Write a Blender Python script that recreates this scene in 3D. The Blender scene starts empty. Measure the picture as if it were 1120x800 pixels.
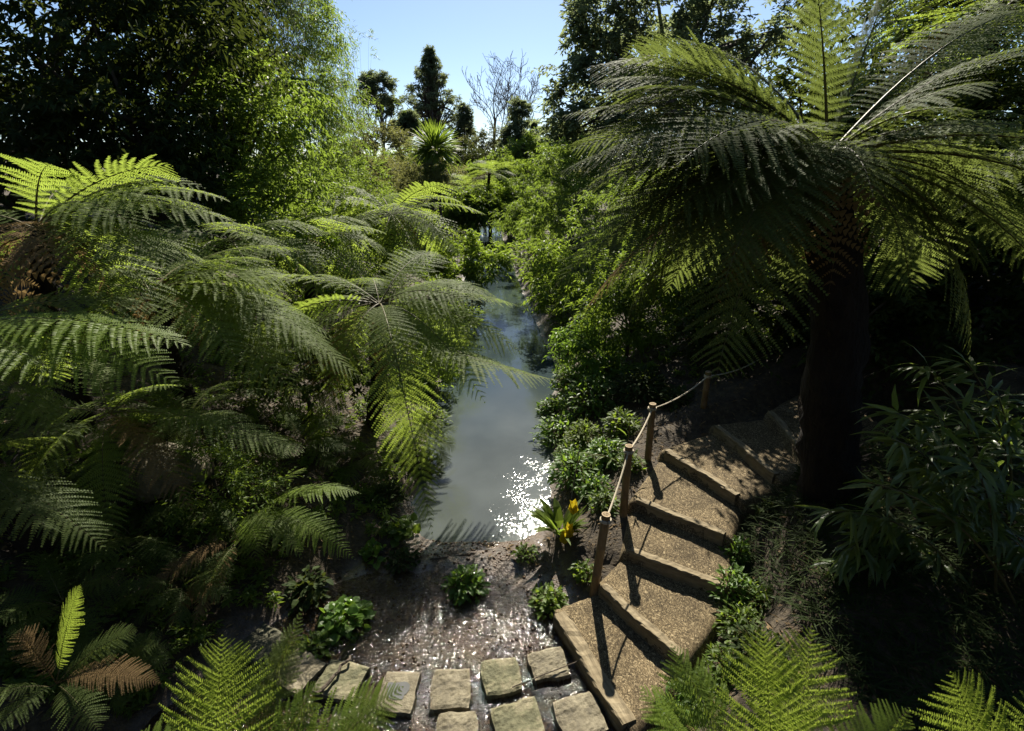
import bpy, math, random
import numpy as np
from mathutils import Vector

# ------------------------------------------------------------------ camera, sky, sun, exposure
SC = bpy.context.scene
COL = SC.collection
PITCH = math.radians(20.6); CZ = 4.6
cam = bpy.data.cameras.new('camera'); cam.lens = 18; cam.sensor_width = 36
cam.clip_start = 0.05; cam.clip_end = 3000
camo = bpy.data.objects.new('camera', cam); COL.objects.link(camo)
camo.location = (0, 0, CZ); camo.rotation_euler = (math.pi/2 - PITCH, 0, 0)
SC.camera = camo

SUN_EL, SUN_AZ = math.radians(41), math.radians(5)      # ahead of the camera, a little to the right
w = bpy.data.worlds.new('World'); SC.world = w; w.use_nodes = True
nt = w.node_tree; bg = nt.nodes['Background']
sky = nt.nodes.new('ShaderNodeTexSky'); sky.sky_type = 'NISHITA'; sky.sun_disc = False
sky.sun_elevation = SUN_EL; sky.sun_rotation = SUN_AZ
sky.air_density = 0.85; sky.dust_density = 0.3; sky.ozone_density = 3.0
nt.links.new(sky.outputs[0], bg.inputs[0]); bg.inputs[1].default_value = 0.053
sl = bpy.data.lights.new('sun', 'SUN'); sl.energy = 5.0; sl.angle = math.radians(0.5); sl.color = (1.0, 0.93, 0.80)
so = bpy.data.objects.new('sun', sl); COL.objects.link(so)
sdir = Vector((math.sin(SUN_AZ)*math.cos(SUN_EL), math.cos(SUN_AZ)*math.cos(SUN_EL), math.sin(SUN_EL)))
so.rotation_euler = (-sdir).to_track_quat('-Z', 'Y').to_euler()
SC.view_settings.view_transform = 'Standard'; SC.view_settings.look = 'None'
SC.view_settings.exposure = 1.38; SC.view_settings.gamma = 1.0; SC.view_settings.use_curve_mapping = False
SC.render.engine = 'CYCLES'
cy = SC.cycles
cy.use_denoising = True; cy.max_bounces = 6; cy.diffuse_bounces = 3; cy.glossy_bounces = 2
cy.transmission_bounces = 4; cy.transparent_max_bounces = 4; cy.caustics_reflective = False; cy.caustics_refractive = False

# ------------------------------------------------------------------ helpers
R = np.random.default_rng(7)
A = lambda *a: np.array(a, float)

def ray(px, py):
    u = (px-560)/560; v = (400-py)/560
    return A(u, math.cos(PITCH)+v*math.sin(PITCH), -math.sin(PITCH)+v*math.cos(PITCH))
def PZ(px, py, z):                    # where the line of sight meets height z
    d = ray(px, py); return A(0, 0, CZ) + d*((z-CZ)/d[2])
def PY(px, py, y):                    # where it reaches distance y
    d = ray(px, py); return A(0, 0, CZ) + d*(y/d[1])

def nrm(v):
    return v/np.maximum(np.linalg.norm(v, axis=-1, keepdims=True), 1e-9)
def sstep(a, b, x):
    t = np.clip((x-a)/(b-a), 0, 1); return t*t*(3-2*t)

_perm = np.random.default_rng(3).random((64, 64))
def vnoise(x, y):
    xi = np.floor(x).astype(int); yi = np.floor(y).astype(int); fx = x-xi; fy = y-yi
    fx = fx*fx*(3-2*fx); fy = fy*fy*(3-2*fy)
    p = lambda a, b: _perm[a % 64, b % 64]
    return (p(xi, yi)*(1-fx)+p(xi+1, yi)*fx)*(1-fy)+(p(xi, yi+1)*(1-fx)+p(xi+1, yi+1)*fx)*fy - .5
def fnoise(x, y, o=3):
    s = 0; a = 1
    for i in range(o):
        s = s+a*vnoise(x*2**i+17*i, y*2**i+5*i); a *= .5
    return s

class MB:                              # collects faces of any size for ONE mesh
    def __init__(s): s.v = []; s.f = []; s.n = 0
    def add(s, v, f, mi=0):
        v = np.asarray(v, float).reshape(-1, 3); f = np.asarray(f, int)
        s.v.append(v); s.f.append((f+s.n, mi)); s.n += len(v)
    def build(s, name, mats, parent=None, base=None, smooth=False):
        me = bpy.data.meshes.new(name)
        V = np.concatenate(s.v)
        if parent is not None: V = V-np.array(parent.location)
        elif base is not None: V = V-np.asarray(base)
        me.vertices.add(len(V)); me.vertices.foreach_set('co', V.astype(np.float32).ravel())
        nl = sum(f.size for f, _ in s.f); nf = sum(len(f) for f, _ in s.f)
        me.loops.add(nl); me.loops.foreach_set('vertex_index', np.concatenate([f.ravel() for f, _ in s.f]).astype(np.int32))
        tot = np.concatenate([np.full(len(f), f.shape[1]) for f, _ in s.f])
        me.polygons.add(nf)
        me.polygons.foreach_set('loop_start', (np.cumsum(tot)-tot).astype(np.int32))
        me.polygons.foreach_set('material_index', np.concatenate([np.full(len(f), mi) for f, mi in s.f]).astype(np.int32))
        me.update(calc_edges=True)
        me.polygons.foreach_set('use_smooth', np.full(nf, smooth))
        if not isinstance(mats, (list, tuple)): mats = [mats]
        for m in mats: me.materials.append(m)
        o = bpy.data.objects.new(name, me); COL.objects.link(o)
        if parent is not None: o.parent = parent
        elif base is not None: o.location = tuple(base)
        return o

def tag(o, label, cat, group=None):
    o['label'] = label; o['category'] = cat
    if group: o['group'] = group
    return o
def thing(name, label, cat, loc, group=None):
    o = bpy.data.objects.new(name, None); COL.objects.link(o); o.location = tuple(float(a) for a in loc)
    o.empty_display_size = .1
    return tag(o, label, cat, group)

def tube(mb, pts, rad, n=6, mi=0, cap=False, wob=0, rng=None):
    pts = np.asarray(pts, float); k = len(pts); rad = np.broadcast_to(np.asarray(rad, float), (k,))
    t = nrm(np.gradient(pts, axis=0)); ref = A(1, 0, 0) if abs(t[0, 0]) < .8 else A(0, 1, 0)
    s = nrm(np.cross(t, ref)); q = np.cross(s, t)
    a = np.arange(n)*2*math.pi/n
    rr = rad[:, None]*np.ones(n)
    if wob: rr = rr*(1+wob*(rng.random((k, n))-.5))
    v = pts[:, None]+rr[..., None]*(np.cos(a)[None, :, None]*s[:, None]+np.sin(a)[None, :, None]*q[:, None])
    i, j = np.meshgrid(np.arange(k-1), np.arange(n), indexing='ij'); j2 = (j+1) % n
    mb.add(v, np.stack([i*n+j, i*n+j2, (i+1)*n+j2, (i+1)*n+j], -1).reshape(-1, 4), mi)
    if cap:
        for e in (0, k-1):
            mb.add(np.concatenate([v[e], pts[e:e+1]]), [[n, x, (x+1) % n] for x in range(n)], mi)

def bez(p0, p1, p2, s):
    s = s[:, None]; return (1-s)**2*p0+2*s*(1-s)*p1+s*s*p2

# ------------------------------------------------------------------ materials
def newmat(name):
    m = bpy.data.materials.new(name); m.use_nodes = True; m.node_tree.nodes.clear()
    return m, m.node_tree.nodes, m.node_tree.links

def leafmat(name, c1, c2, tr, fac=.4, rough=.45, spec=.5, scale=2.5):
    m, N, L = newmat(name)
    out = N.new('ShaderNodeOutputMaterial'); mix = N.new('ShaderNodeMixShader'); mix.inputs[0].default_value = fac
    p = N.new('ShaderNodeBsdfPrincipled'); p.inputs['Roughness'].default_value = rough
    p.inputs['Specular IOR Level'].default_value = spec
    t = N.new('ShaderNodeBsdfTranslucent')
    g = N.new('ShaderNodeNewGeometry'); oi = N.new('ShaderNodeObjectInfo')
    tc = N.new('ShaderNodeTexCoord'); no = N.new('ShaderNodeTexNoise'); no.inputs['Scale'].default_value = scale
    no.inputs['Detail'].default_value = 2
    L.new(tc.outputs['Object'], no.inputs['Vector'])
    a = N.new('ShaderNodeMath'); a.operation = 'MULTIPLY_ADD'; a.inputs[1].default_value = .45
    L.new(g.outputs['Random Per Island'], a.inputs[0])
    b = N.new('ShaderNodeMath'); b.operation = 'MULTIPLY_ADD'; b.inputs[1].default_value = .9; b.inputs[2].default_value = -.42
    L.new(no.outputs['Fac'], b.inputs[0]); L.new(b.outputs[0], a.inputs[2])
    c = N.new('ShaderNodeMath'); c.operation = 'MULTIPLY_ADD'; c.inputs[1].default_value = .4; c.use_clamp = True
    L.new(oi.outputs['Random'], c.inputs[0]); L.new(a.outputs[0], c.inputs[2])
    mc = N.new('ShaderNodeMixRGB'); mc.inputs[1].default_value = (*c1, 1); mc.inputs[2].default_value = (*c2, 1)
    L.new(c.outputs[0], mc.inputs[0]); L.new(mc.outputs[0], p.inputs['Base Color'])
    mt = N.new('ShaderNodeMixRGB'); mt.inputs[1].default_value = tuple(x*.65 for x in tr)+(1,); mt.inputs[2].default_value = (*tr, 1)
    L.new(c.outputs[0], mt.inputs[0]); L.new(mt.outputs[0], t.inputs[0])
    L.new(p.outputs[0], mix.inputs[1]); L.new(t.outputs[0], mix.inputs[2]); L.new(mix.outputs[0], out.inputs[0])
    return m

def roughmat(name, cols, scale=8, rough=.8, bump=.3, bscale=None, spec=.3, stretch=None, dist=.02):
    m, N, L = newmat(name)
    out = N.new('ShaderNodeOutputMaterial'); p = N.new('ShaderNodeBsdfPrincipled')
    p.inputs['Roughness'].default_value = rough; p.inputs['Specular IOR Level'].default_value = spec
    tc = N.new('ShaderNodeTexCoord'); mp = N.new('ShaderNodeMapping')
    if stretch: mp.inputs['Scale'].default_value = stretch
    L.new(tc.outputs['Object'], mp.inputs[0])
    no = N.new('ShaderNodeTexNoise'); no.inputs['Scale'].default_value = scale; no.inputs['Detail'].default_value = 8; no.inputs['Roughness'].default_value = .7
    L.new(mp.outputs[0], no.inputs['Vector'])
    cr = N.new('ShaderNodeValToRGB'); e = cr.color_ramp.elements
    e[0].position = .3; e[1].position = .7; e[0].color = (*cols[0], 1); e[1].color = (*cols[-1], 1)
    for i, c in enumerate(cols[1:-1]):
        x = e.new(.3+.4*(i+1)/(len(cols)-1)); x.color = (*c, 1)
    L.new(no.outputs['Fac'], cr.inputs[0]); L.new(cr.outputs[0], p.inputs['Base Color'])
    n2 = N.new('ShaderNodeTexNoise'); n2.inputs['Scale'].default_value = bscale or scale*3; n2.inputs['Detail'].default_value = 6
    L.new(mp.outputs[0], n2.inputs['Vector'])
    b = N.new('ShaderNodeBump'); b.inputs['Strength'].default_value = bump; b.inputs['Distance'].default_value = dist
    L.new(n2.outputs['Fac'], b.inputs['Height']); L.new(b.outputs[0], p.inputs['Normal'])
    L.new(p.outputs[0], out.inputs[0])
    return m

M = {}
M['fern'] = leafmat('fern_green', (.070, .100, .026), (.145, .182, .058), (.38, .50, .07), .5, .62, .10)
M['fern_old'] = leafmat('fern_grey_green', (.042, .060, .020), (.105, .135, .045), (.23, .29, .06), .40, .68, .05)
M['fern_fresh'] = leafmat('fern_fresh_green', (.07, .115, .014), (.15, .21, .03), (.42, .55, .07), .48, .55, .2)
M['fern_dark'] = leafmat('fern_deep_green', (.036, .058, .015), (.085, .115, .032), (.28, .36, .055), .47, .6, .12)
M['fern_dead'] = leafmat('dead_fern_brown', (.11, .072, .032), (.25, .17, .08), (.30, .20, .08), .4, .8, .1)
M['rachis'] = roughmat('frond_stalk', [(.05, .045, .015), (.11, .09, .03)], 20, .6, .2)
M['bamboo_leaf'] = leafmat('bamboo_leaf', (.03, .06, .015), (.12, .17, .045), (.34, .46, .07), .46, .42, .5)
M['light_leaf'] = leafmat('light_green_leaf', (.06, .095, .012), (.14, .18, .03), (.29, .41, .05), .46, .55, .2)
M['mid_leaf'] = leafmat('mid_green_leaf', (.042, .075, .012), (.10, .15, .024), (.32, .45, .045), .43, .5, .25)
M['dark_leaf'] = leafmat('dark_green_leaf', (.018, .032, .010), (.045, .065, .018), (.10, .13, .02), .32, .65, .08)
M['olive_leaf'] = leafmat('olive_leaf', (.055, .062, .020), (.12, .12, .045), (.27, .28, .08), .42, .6, .15)
M['needle'] = leafmat('dark_needles', (.028, .040, .020), (.055, .07, .032), (.10, .13, .04), .3, .65, .15)
M['far_haze_needle'] = leafmat('haze_tinted_evergreen_needles', (.045, .058, .034), (.075, .09, .05), (.30, .36, .15), .48, .7, .1)  # needles painted lighter to stand for distance haze; no haze volume is built
M['bright_leaf'] = leafmat('bright_leaf', (.045, .10, .012), (.095, .17, .026), (.25, .40, .04), .45, .45, .3)
M['yellow'] = leafmat('yellow_spathe', (.45, .30, .01), (.60, .45, .02), (.5, .40, .02), .4, .4, .4)
M['straw'] = leafmat('dry_litter', (.08, .05, .025), (.24, .17, .08), (.12, .08, .03), .2, .8, .2)
M['bark'] = roughmat('bark', [(.03, .022, .015), (.07, .055, .04), (.11, .09, .07)], 6, .9, .8, 14, stretch=(1, 1, .25), dist=.05)
M['bark_pale'] = roughmat('pale_bark', [(.10, .09, .075), (.20, .18, .15)], 6, .9, .5, 14, stretch=(1, 1, .3))
M['fern_trunk'] = roughmat('fibrous_fern_trunk', [(.006, .004, .003), (.014, .010, .007), (.026, .018, .012)], 9, .95, 1.0, 30, stretch=(1, 1, .3), dist=.06)
M['timber'] = roughmat('weathered_timber', [(.07, .054, .032), (.175, .138, .08), (.28, .23, .145)], 5, .85, .6, 22, stretch=(.6, 4, 4), dist=.012)
M['post'] = roughmat('dry_bamboo', [(.07, .045, .024), (.15, .10, .05), (.21, .155, .09)], 7, .5, .25, 20, stretch=(2, 2, .5))
M['post_in'] = roughmat('bamboo_cut_end', [(.25, .18, .10), (.40, .31, .19)], 20, .8, .3)
M['hollow'] = roughmat('bamboo_hollow', [(.02, .013, .008), (.04, .03, .02)], 20, .9, .3)
M['rope'] = roughmat('pale_rope', [(.30, .26, .19), (.50, .44, .33)], 60, .9, .6, 160, dist=.004)
M['stone'] = roughmat('stepping_stone', [(.05, .042, .027), (.12, .102, .063), (.20, .175, .115)], 7, .75, .8, 18, dist=.025)
M['stone_mossy'] = roughmat('mossy_stepping_stone', [(.04, .042, .02), (.10, .095, .05), (.22, .19, .12)], 5, .8, .8, 18, dist=.025)
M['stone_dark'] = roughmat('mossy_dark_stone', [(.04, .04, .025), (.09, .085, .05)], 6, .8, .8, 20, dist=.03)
M['pebble'] = roughmat('wet_pebble', [(.035, .022, .012), (.09, .055, .03), (.15, .105, .065)], 2.5, .12, .3, 60, spec=.6, dist=.01)
M['puddle'] = roughmat('clear_puddle', [(.10, .10, .09), (.13, .13, .12)], 5, .03, .05, 20, spec=.6, dist=.003)

def groundmat():
    m, N, L = newmat('garden_ground')
    out = N.new('ShaderNodeOutputMaterial'); p = N.new('ShaderNodeBsdfPrincipled')
    tc = N.new('ShaderNodeTexCoord')
    def noise(s, d=8, r=.65):
        n = N.new('ShaderNodeTexNoise'); n.inputs['Scale'].default_value = s; n.inputs['Detail'].default_value = d; n.inputs['Roughness'].default_value = r
        L.new(tc.outputs['Object'], n.inputs['Vector']); return n
    def ramp(src, stops):
        c = N.new('ShaderNodeValToRGB'); e = c.color_ramp.elements
        e[0].position, e[0].color = stops[0][0], (*stops[0][1], 1); e[1].position, e[1].color = stops[-1][0], (*stops[-1][1], 1)
        for q, k in stops[1:-1]:
            x = e.new(q); x.color = (*k, 1)
        L.new(src, c.inputs[0]); return c
    soil = ramp(noise(9).outputs['Fac'], [(.3, (.016, .011, .006)), (.5, (.038, .027, .014)), (.7, (.078, .058, .031))])
    wet = ramp(noise(5, 6).outputs['Fac'], [(.3, (.016, .009, .005)), (.5, (.055, .031, .014)), (.7, (.10, .064, .034))])
    at = N.new('ShaderNodeAttribute'); at.attribute_name = 'wet'
    mx = N.new('ShaderNodeMixRGB'); L.new(at.outputs['Fac'], mx.inputs[0]); L.new(soil.outputs[0], mx.inputs[1]); L.new(wet.outputs[0], mx.inputs[2])
    L.new(mx.outputs[0], p.inputs['Base Color'])
    r = N.new('ShaderNodeMapRange'); r.inputs[3].default_value = .9; r.inputs[4].default_value = .45
    L.new(at.outputs['Fac'], r.inputs[0]); L.new(r.outputs[0], p.inputs['Roughness'])
    # film of running water over the gravel
    cp = N.new('ShaderNodeMath'); cp.operation = 'MULTIPLY'; L.new(at.outputs['Fac'], cp.inputs[0])
    pm = ramp(noise(3.5, 3).outputs['Fac'], [(.40, (0, 0, 0)), (.56, (1, 1, 1))]); L.new(pm.outputs[0], cp.inputs[1])
    L.new(cp.outputs[0], p.inputs['Coat Weight']); p.inputs['Coat Roughness'].default_value = .012
    cb = N.new('ShaderNodeBump'); cb.inputs['Strength'].default_value = 1; cb.inputs['Distance'].default_value = .006
    L.new(noise(48, 3, .6).outputs['Fac'], cb.inputs['Height']); L.new(cb.outputs[0], p.inputs['Coat Normal'])
    b = N.new('ShaderNodeBump'); b.inputs['Strength'].default_value = .9; b.inputs['Distance'].default_value = .04
    L.new(noise(26, 5, .6).outputs['Fac'], b.inputs['Height']); L.new(b.outputs[0], p.inputs['Normal'])
    L.new(p.outputs[0], out.inputs[0]); return m
M['ground'] = groundmat()

def pathmat():
    m, N, L = newmat('woodchip_path')
    out = N.new('ShaderNodeOutputMaterial'); p = N.new('ShaderNodeBsdfPrincipled'); p.inputs['Roughness'].default_value = .9
    p.inputs['Specular IOR Level'].default_value = .2
    tc = N.new('ShaderNodeTexCoord')
    v = N.new('ShaderNodeTexVoronoi'); v.inputs['Scale'].default_value = 120; v.inputs['Randomness'].default_value = 1
    mp = N.new('ShaderNodeMapping'); mp.inputs['Scale'].default_value = (1, .5, 1); mp.inputs['Rotation'].default_value = (0, 0, .5)
    n0 = N.new('ShaderNodeTexNoise'); n0.inputs['Scale'].default_value = 20
    mixv = N.new('ShaderNodeMixRGB'); mixv.blend_type = 'ADD'; mixv.inputs[0].default_value = .08
    L.new(tc.outputs['Object'], n0.inputs['Vector']); L.new(tc.outputs['Object'], mixv.inputs[1]); L.new(n0.outputs['Color'], mixv.inputs[2])
    L.new(mixv.outputs[0], mp.inputs[0]); L.new(mp.outputs[0], v.inputs['Vector'])
    sep = N.new('ShaderNodeSeparateColor'); L.new(v.outputs['Color'], sep.inputs[0])
    cr = N.new('ShaderNodeValToRGB'); e = cr.color_ramp.elements
    e[0].position = 0; e[0].color = (.045, .033, .018, 1); e[1].position = 1; e[1].color = (.36, .285, .165, 1)
    for q, k in ((.45, (.115, .085, .045)), (.8, (.205, .155, .085))):
        x = e.new(q); x.color = (*k, 1)
    L.new(sep.outputs[0], cr.inputs[0])
    n1 = N.new('ShaderNodeTexNoise'); n1.inputs['Scale'].default_value = 3; n1.inputs['Detail'].default_value = 5
    L.new(tc.outputs['Object'], n1.inputs['Vector'])
    r = N.new('ShaderNodeMapRange'); r.inputs[1].default_value = .3; r.inputs[2].default_value = .7; r.inputs[3].default_value = .6; r.inputs[4].default_value = 1.1
    L.new(n1.outputs['Fac'], r.inputs[0])
    mu = N.new('ShaderNodeMixRGB'); mu.blend_type = 'MULTIPLY'; mu.inputs[0].default_value = 1
    L.new(cr.outputs[0], mu.inputs[1]); L.new(r.outputs[0], mu.inputs[2]); L.new(mu.outputs[0], p.inputs['Base Color'])
    b = N.new('ShaderNodeBump'); b.inputs['Strength'].default_value = 1; b.inputs['Distance'].default_value = .02
    L.new(sep.outputs[1], b.inputs['Height']); L.new(b.outputs[0], p.inputs['Normal'])
    L.new(p.outputs[0], out.inputs[0]); return m
M['path'] = pathmat()

def watermat():
    m, N, L = newmat('pond_water')
    out = N.new('ShaderNodeOutputMaterial'); p = N.new('ShaderNodeBsdfPrincipled')
    p.inputs['Roughness'].default_value = .06; p.inputs['IOR'].default_value = 1.33
    tc = N.new('ShaderNodeTexCoord')
    n = N.new('ShaderNodeTexNoise'); n.inputs['Scale'].default_value = .7; n.inputs['Detail'].default_value = 4
    L.new(tc.outputs['Object'], n.inputs['Vector'])
    cr = N.new('ShaderNodeValToRGB'); e = cr.color_ramp.elements
    e[0].position = .35; e[0].color = (.046, .053, .050, 1); e[1].position = .65; e[1].color = (.070, .080, .077, 1)
    sa = N.new('ShaderNodeAttribute'); sa.attribute_name = 'silt'; mx = N.new('ShaderNodeMixRGB'); mx.inputs[1].default_value = (.026, .038, .042, 1)
    L.new(n.outputs['Fac'], cr.inputs[0]); L.new(cr.outputs[0], mx.inputs[2]); L.new(sa.outputs['Fac'], mx.inputs[0]); L.new(mx.outputs[0], p.inputs['Base Color'])
    a = N.new('ShaderNodeTexNoise'); a.inputs['Scale'].default_value = 15; a.inputs['Detail'].default_value = 1.5; a.inputs['Distortion'].default_value = 1.2
    L.new(tc.outputs['Object'], a.inputs['Vector'])
    at = N.new('ShaderNodeAttribute'); at.attribute_name = 'ripple'
    b = N.new('ShaderNodeBump'); b.inputs['Distance'].default_value = .016
    pn = N.new('ShaderNodeTexNoise'); pn.inputs['Scale'].default_value = 2.6; pn.inputs['Detail'].default_value = 5; pn.inputs['Roughness'].default_value = .65
    L.new(tc.outputs['Object'], pn.inputs['Vector'])
    pr = N.new('ShaderNodeMapRange'); pr.inputs[1].default_value = .42; pr.inputs[2].default_value = .60; pr.inputs[3].default_value = .015; L.new(pn.outputs['Fac'], pr.inputs[0])
    pm = N.new('ShaderNodeMath'); pm.operation = 'MULTIPLY'; L.new(at.outputs['Fac'], pm.inputs[0]); L.new(pr.outputs[0], pm.inputs[1])
    L.new(pm.outputs[0], b.inputs['Strength'])
    L.new(a.outputs['Fac'], b.inputs['Height']); L.new(b.outputs[0], p.inputs['Normal'])
    L.new(p.outputs[0], out.inputs[0]); return m
M['water'] = watermat()

def streammat():
    m, N, L = newmat('thin_running_water')
    out = N.new('ShaderNodeOutputMaterial'); mix = N.new('ShaderNodeMixShader'); fr = N.new('ShaderNodeFresnel'); fr.inputs[0].default_value = 1.36
    t = N.new('ShaderNodeBsdfTransparent'); t.inputs[0].default_value = (.80, .72, .60, 1)
    g = N.new('ShaderNodeBsdfGlossy'); g.inputs['Roughness'].default_value = .07
    tc = N.new('ShaderNodeTexCoord'); mp = N.new('ShaderNodeMapping'); mp.inputs['Scale'].default_value = (1, .7, 1); mp.inputs['Rotation'].default_value = (0, 0, .6)
    L.new(tc.outputs['Object'], mp.inputs[0])
    a = N.new('ShaderNodeTexNoise'); a.inputs['Scale'].default_value = 30; a.inputs['Detail'].default_value = 2; a.inputs['Distortion'].default_value = 1.0
    L.new(mp.outputs[0], a.inputs['Vector'])
    b = N.new('ShaderNodeBump'); b.inputs['Distance'].default_value = .034
    q = N.new('ShaderNodeTexNoise'); q.inputs['Scale'].default_value = 2.4; q.inputs['Detail'].default_value = 5; q.inputs['Roughness'].default_value = .7; L.new(tc.outputs['Object'], q.inputs['Vector'])
    qr = N.new('ShaderNodeMapRange'); qr.inputs[1].default_value = .42; qr.inputs[2].default_value = .66; qr.inputs[3].default_value = .55; L.new(q.outputs['Fac'], qr.inputs[0]); L.new(qr.outputs[0], b.inputs['Strength'])
    L.new(a.outputs['Fac'], b.inputs['Height']); L.new(b.outputs[0], g.inputs['Normal']); L.new(b.outputs[0], fr.inputs['Normal'])
    L.new(fr.outputs[0], mix.inputs[0]); L.new(t.outputs[0], mix.inputs[1]); L.new(g.outputs[0], mix.inputs[2]); L.new(mix.outputs[0], out.inputs[0]); return m
M['stream'] = streammat()

# ------------------------------------------------------------------ ground, water, path
YS = [2, 3.2, 4.2, 5.0, 5.5, 6.2, 7.7, 9.6, 11.6, 15.5, 22, 27.5, 40, 52, 60, 70]
XR = [1.0, .95, .75, .55, .30, .55, .80, .80, 1.15, .95, .4, .1, -.7, -1.3, -2.5, -3]
XL = [-3.4, -3.2, -2.6, -2.0, -1.3, -1.45, -1.6, -1.7, -1.7, -1.8, -2.2, -2.4, -2.8, -3, -3, -3]
TIM = [((612, 670), (688, 790)), ((660, 640), (745, 715)), ((690, 600), (795, 640)), ((697, 545), (793, 583)),
       ((730, 492), (808, 540)), ((785, 465), (850, 518)), ((843, 450), (885, 497))]
TZ = [.16+.17*i for i in range(7)]
TL = [PZ(*a, z) for (a, b), z in zip(TIM, TZ)]; TR = [PZ(*b, z) for (a, b), z in zip(TIM, TZ)]
TL.append(A(5.2, 8.0, 1.18)); TR.append(A(5.4, 6.2, 1.18)); TZ.append(1.35)
TC = [(a+b)/2 for a, b in zip(TL, TR)]

def gz(x, y):
    x = np.asarray(x, float); y = np.asarray(y, float)
    xr = np.interp(y, YS, XR)+.10*fnoise(y*1.3, y*0+3); xl = np.interp(y, YS, XL)+.10*fnoise(y*1.1, y*0+9)
    dr = np.maximum(x-xr, 0); dl = np.maximum(xl-x, 0)
    near = sstep(5.6, 4.9, y)
    rise_r = .10*sstep(0, .3, dr)+.40*np.minimum(dr, 4)+.25*np.clip(dr-4, 0, 8)
    rise_l = .08*sstep(0, .3, dl)+.38*np.minimum(dl, 4)+.30*np.clip(dl-4, 0, 12)
    z = rise_r+rise_l
    ins = (dr+dl) <= 0
    edge = np.minimum(xr-x, x-xl)
    deep = -.35*sstep(0, .5, edge)*sstep(5.45, 6.3, y)*sstep(58, 54, y)
    z = np.where(ins, deep-.03*near*sstep(0, .25, edge), z)
    z = z+np.where(ins, 1, 0)*.055*np.exp(-((y-5.22-.18*fnoise(x*1.3, x*0))/.28)**2)*(1+.5*fnoise(x*4, y*4))+.06*sstep(-.35, .25, x+.3*fnoise(y*2, x*2))*sstep(5.7, 5.3, y)*sstep(4.2, 4.7, y)*np.where(ins, 1, 0)
    far = sstep(54, 75, y); z = z*(1-far)+far*(1.0+.02*(y-54)+z*.4)
    z = z+fnoise(x*1.7, y*1.7)*(.05+.12*sstep(0, 2, dr+dl))*np.where(ins, .25, 1)+fnoise(x*9, y*9, 2)*.025*np.where(ins, .8, 1)
    # the bank is cut to the path
    best = np.full(x.shape, 9e9); hz = np.zeros(x.shape)
    for i in range(len(TC)-1):
        a, b = TC[i], TC[i+1]; d = (b-a)[:2]; t = np.clip(((x-a[0])*d[0]+(y-a[1])*d[1])/(d@d), 0, 1)
        q = np.hypot(x-a[0]-t*d[0], y-a[1]-t*d[1]); hh = TZ[i]+t*(TZ[i+1]-TZ[i])-.22
        hz = np.where(q < best, hh, hz); best = np.minimum(q, best)
    k = sstep(1.25, .75, best)
    return z*(1-k)+k*hz
def G(x, y): return float(gz(np.array([x]), np.array([y]))[0])
def on(p): return A(p[0], p[1], G(p[0], p[1]))

def grid(xs, ys, zf):
    X, Y = np.meshgrid(xs, ys); Z = zf(X, Y); n = len(xs)
    i, j = np.meshgrid(np.arange(len(ys)-1), np.arange(n-1), indexing='ij'); k = i*n+j
    return np.stack([X, Y, Z], -1).reshape(-1, 3), np.stack([k, k+1, k+n+1, k+n], -1).reshape(-1, 4)
gx = np.concatenate([[-900, -400, -150, -80, -50, -35], np.linspace(-26, -9, 40)[:-1], np.linspace(-9, 8, 230), np.linspace(8, 26, 40)[1:], [35, 50, 80, 150, 400, 900]])
gy = np.concatenate([[-60, -20, -8, -3], np.linspace(0, 11, 170), np.linspace(11, 76, 150)[1:], [90, 120, 200, 400, 900]])
v, f = grid(gx, gy, gz)
mb = MB(); mb.add(v, f); gr = mb.build('ground', M['ground'], smooth=True); gr['kind'] = 'structure'
x, y = v[:, 0], v[:, 1]
wet = sstep(.25, -.1, np.maximum(x-np.interp(y, YS, XR), np.interp(y, YS, XL)-x)+.25*fnoise(x*3, y*3))*sstep(60, 55, y)
a = gr.data.attributes.new('wet', 'FLOAT', 'POINT'); a.data.foreach_set('value', wet.astype(np.float32))

sx = np.linspace(-3.6, 1.2, 70); sy = np.linspace(2.0, 5.55, 60)
v, f = grid(sx, sy, lambda X, Y: .004+.010*sstep(5.3, 4.2, Y)+X*0)
mb = MB(); mb.add(v, f); st = mb.build('stream_water', M['stream'], smooth=True); st['kind'] = 'structure'
wx = np.linspace(-5, 3, 60); wy = np.concatenate([np.linspace(5.15, 14, 80), np.linspace(14.5, 57, 60)])
v, f = grid(wx, wy, lambda X, Y: X*0-.012)
mb = MB(); mb.add(v, f); wa = mb.build('water', M['water'], smooth=True); wa['kind'] = 'structure'
rip = .10+.9*sstep(-.5, .4, v[:, 0])*sstep(8.6, 6.2, v[:, 1])
a = wa.data.attributes.new('ripple', 'FLOAT', 'POINT'); a.data.foreach_set('value', rip.astype(np.float32))

a = wa.data.attributes.new('silt', 'FLOAT', 'POINT'); a.data.foreach_set('value', sstep(12.5, 7.5, v[:, 1]+2*fnoise(v[:, 0], v[:, 1]*.6)).astype(np.float32))

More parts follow.
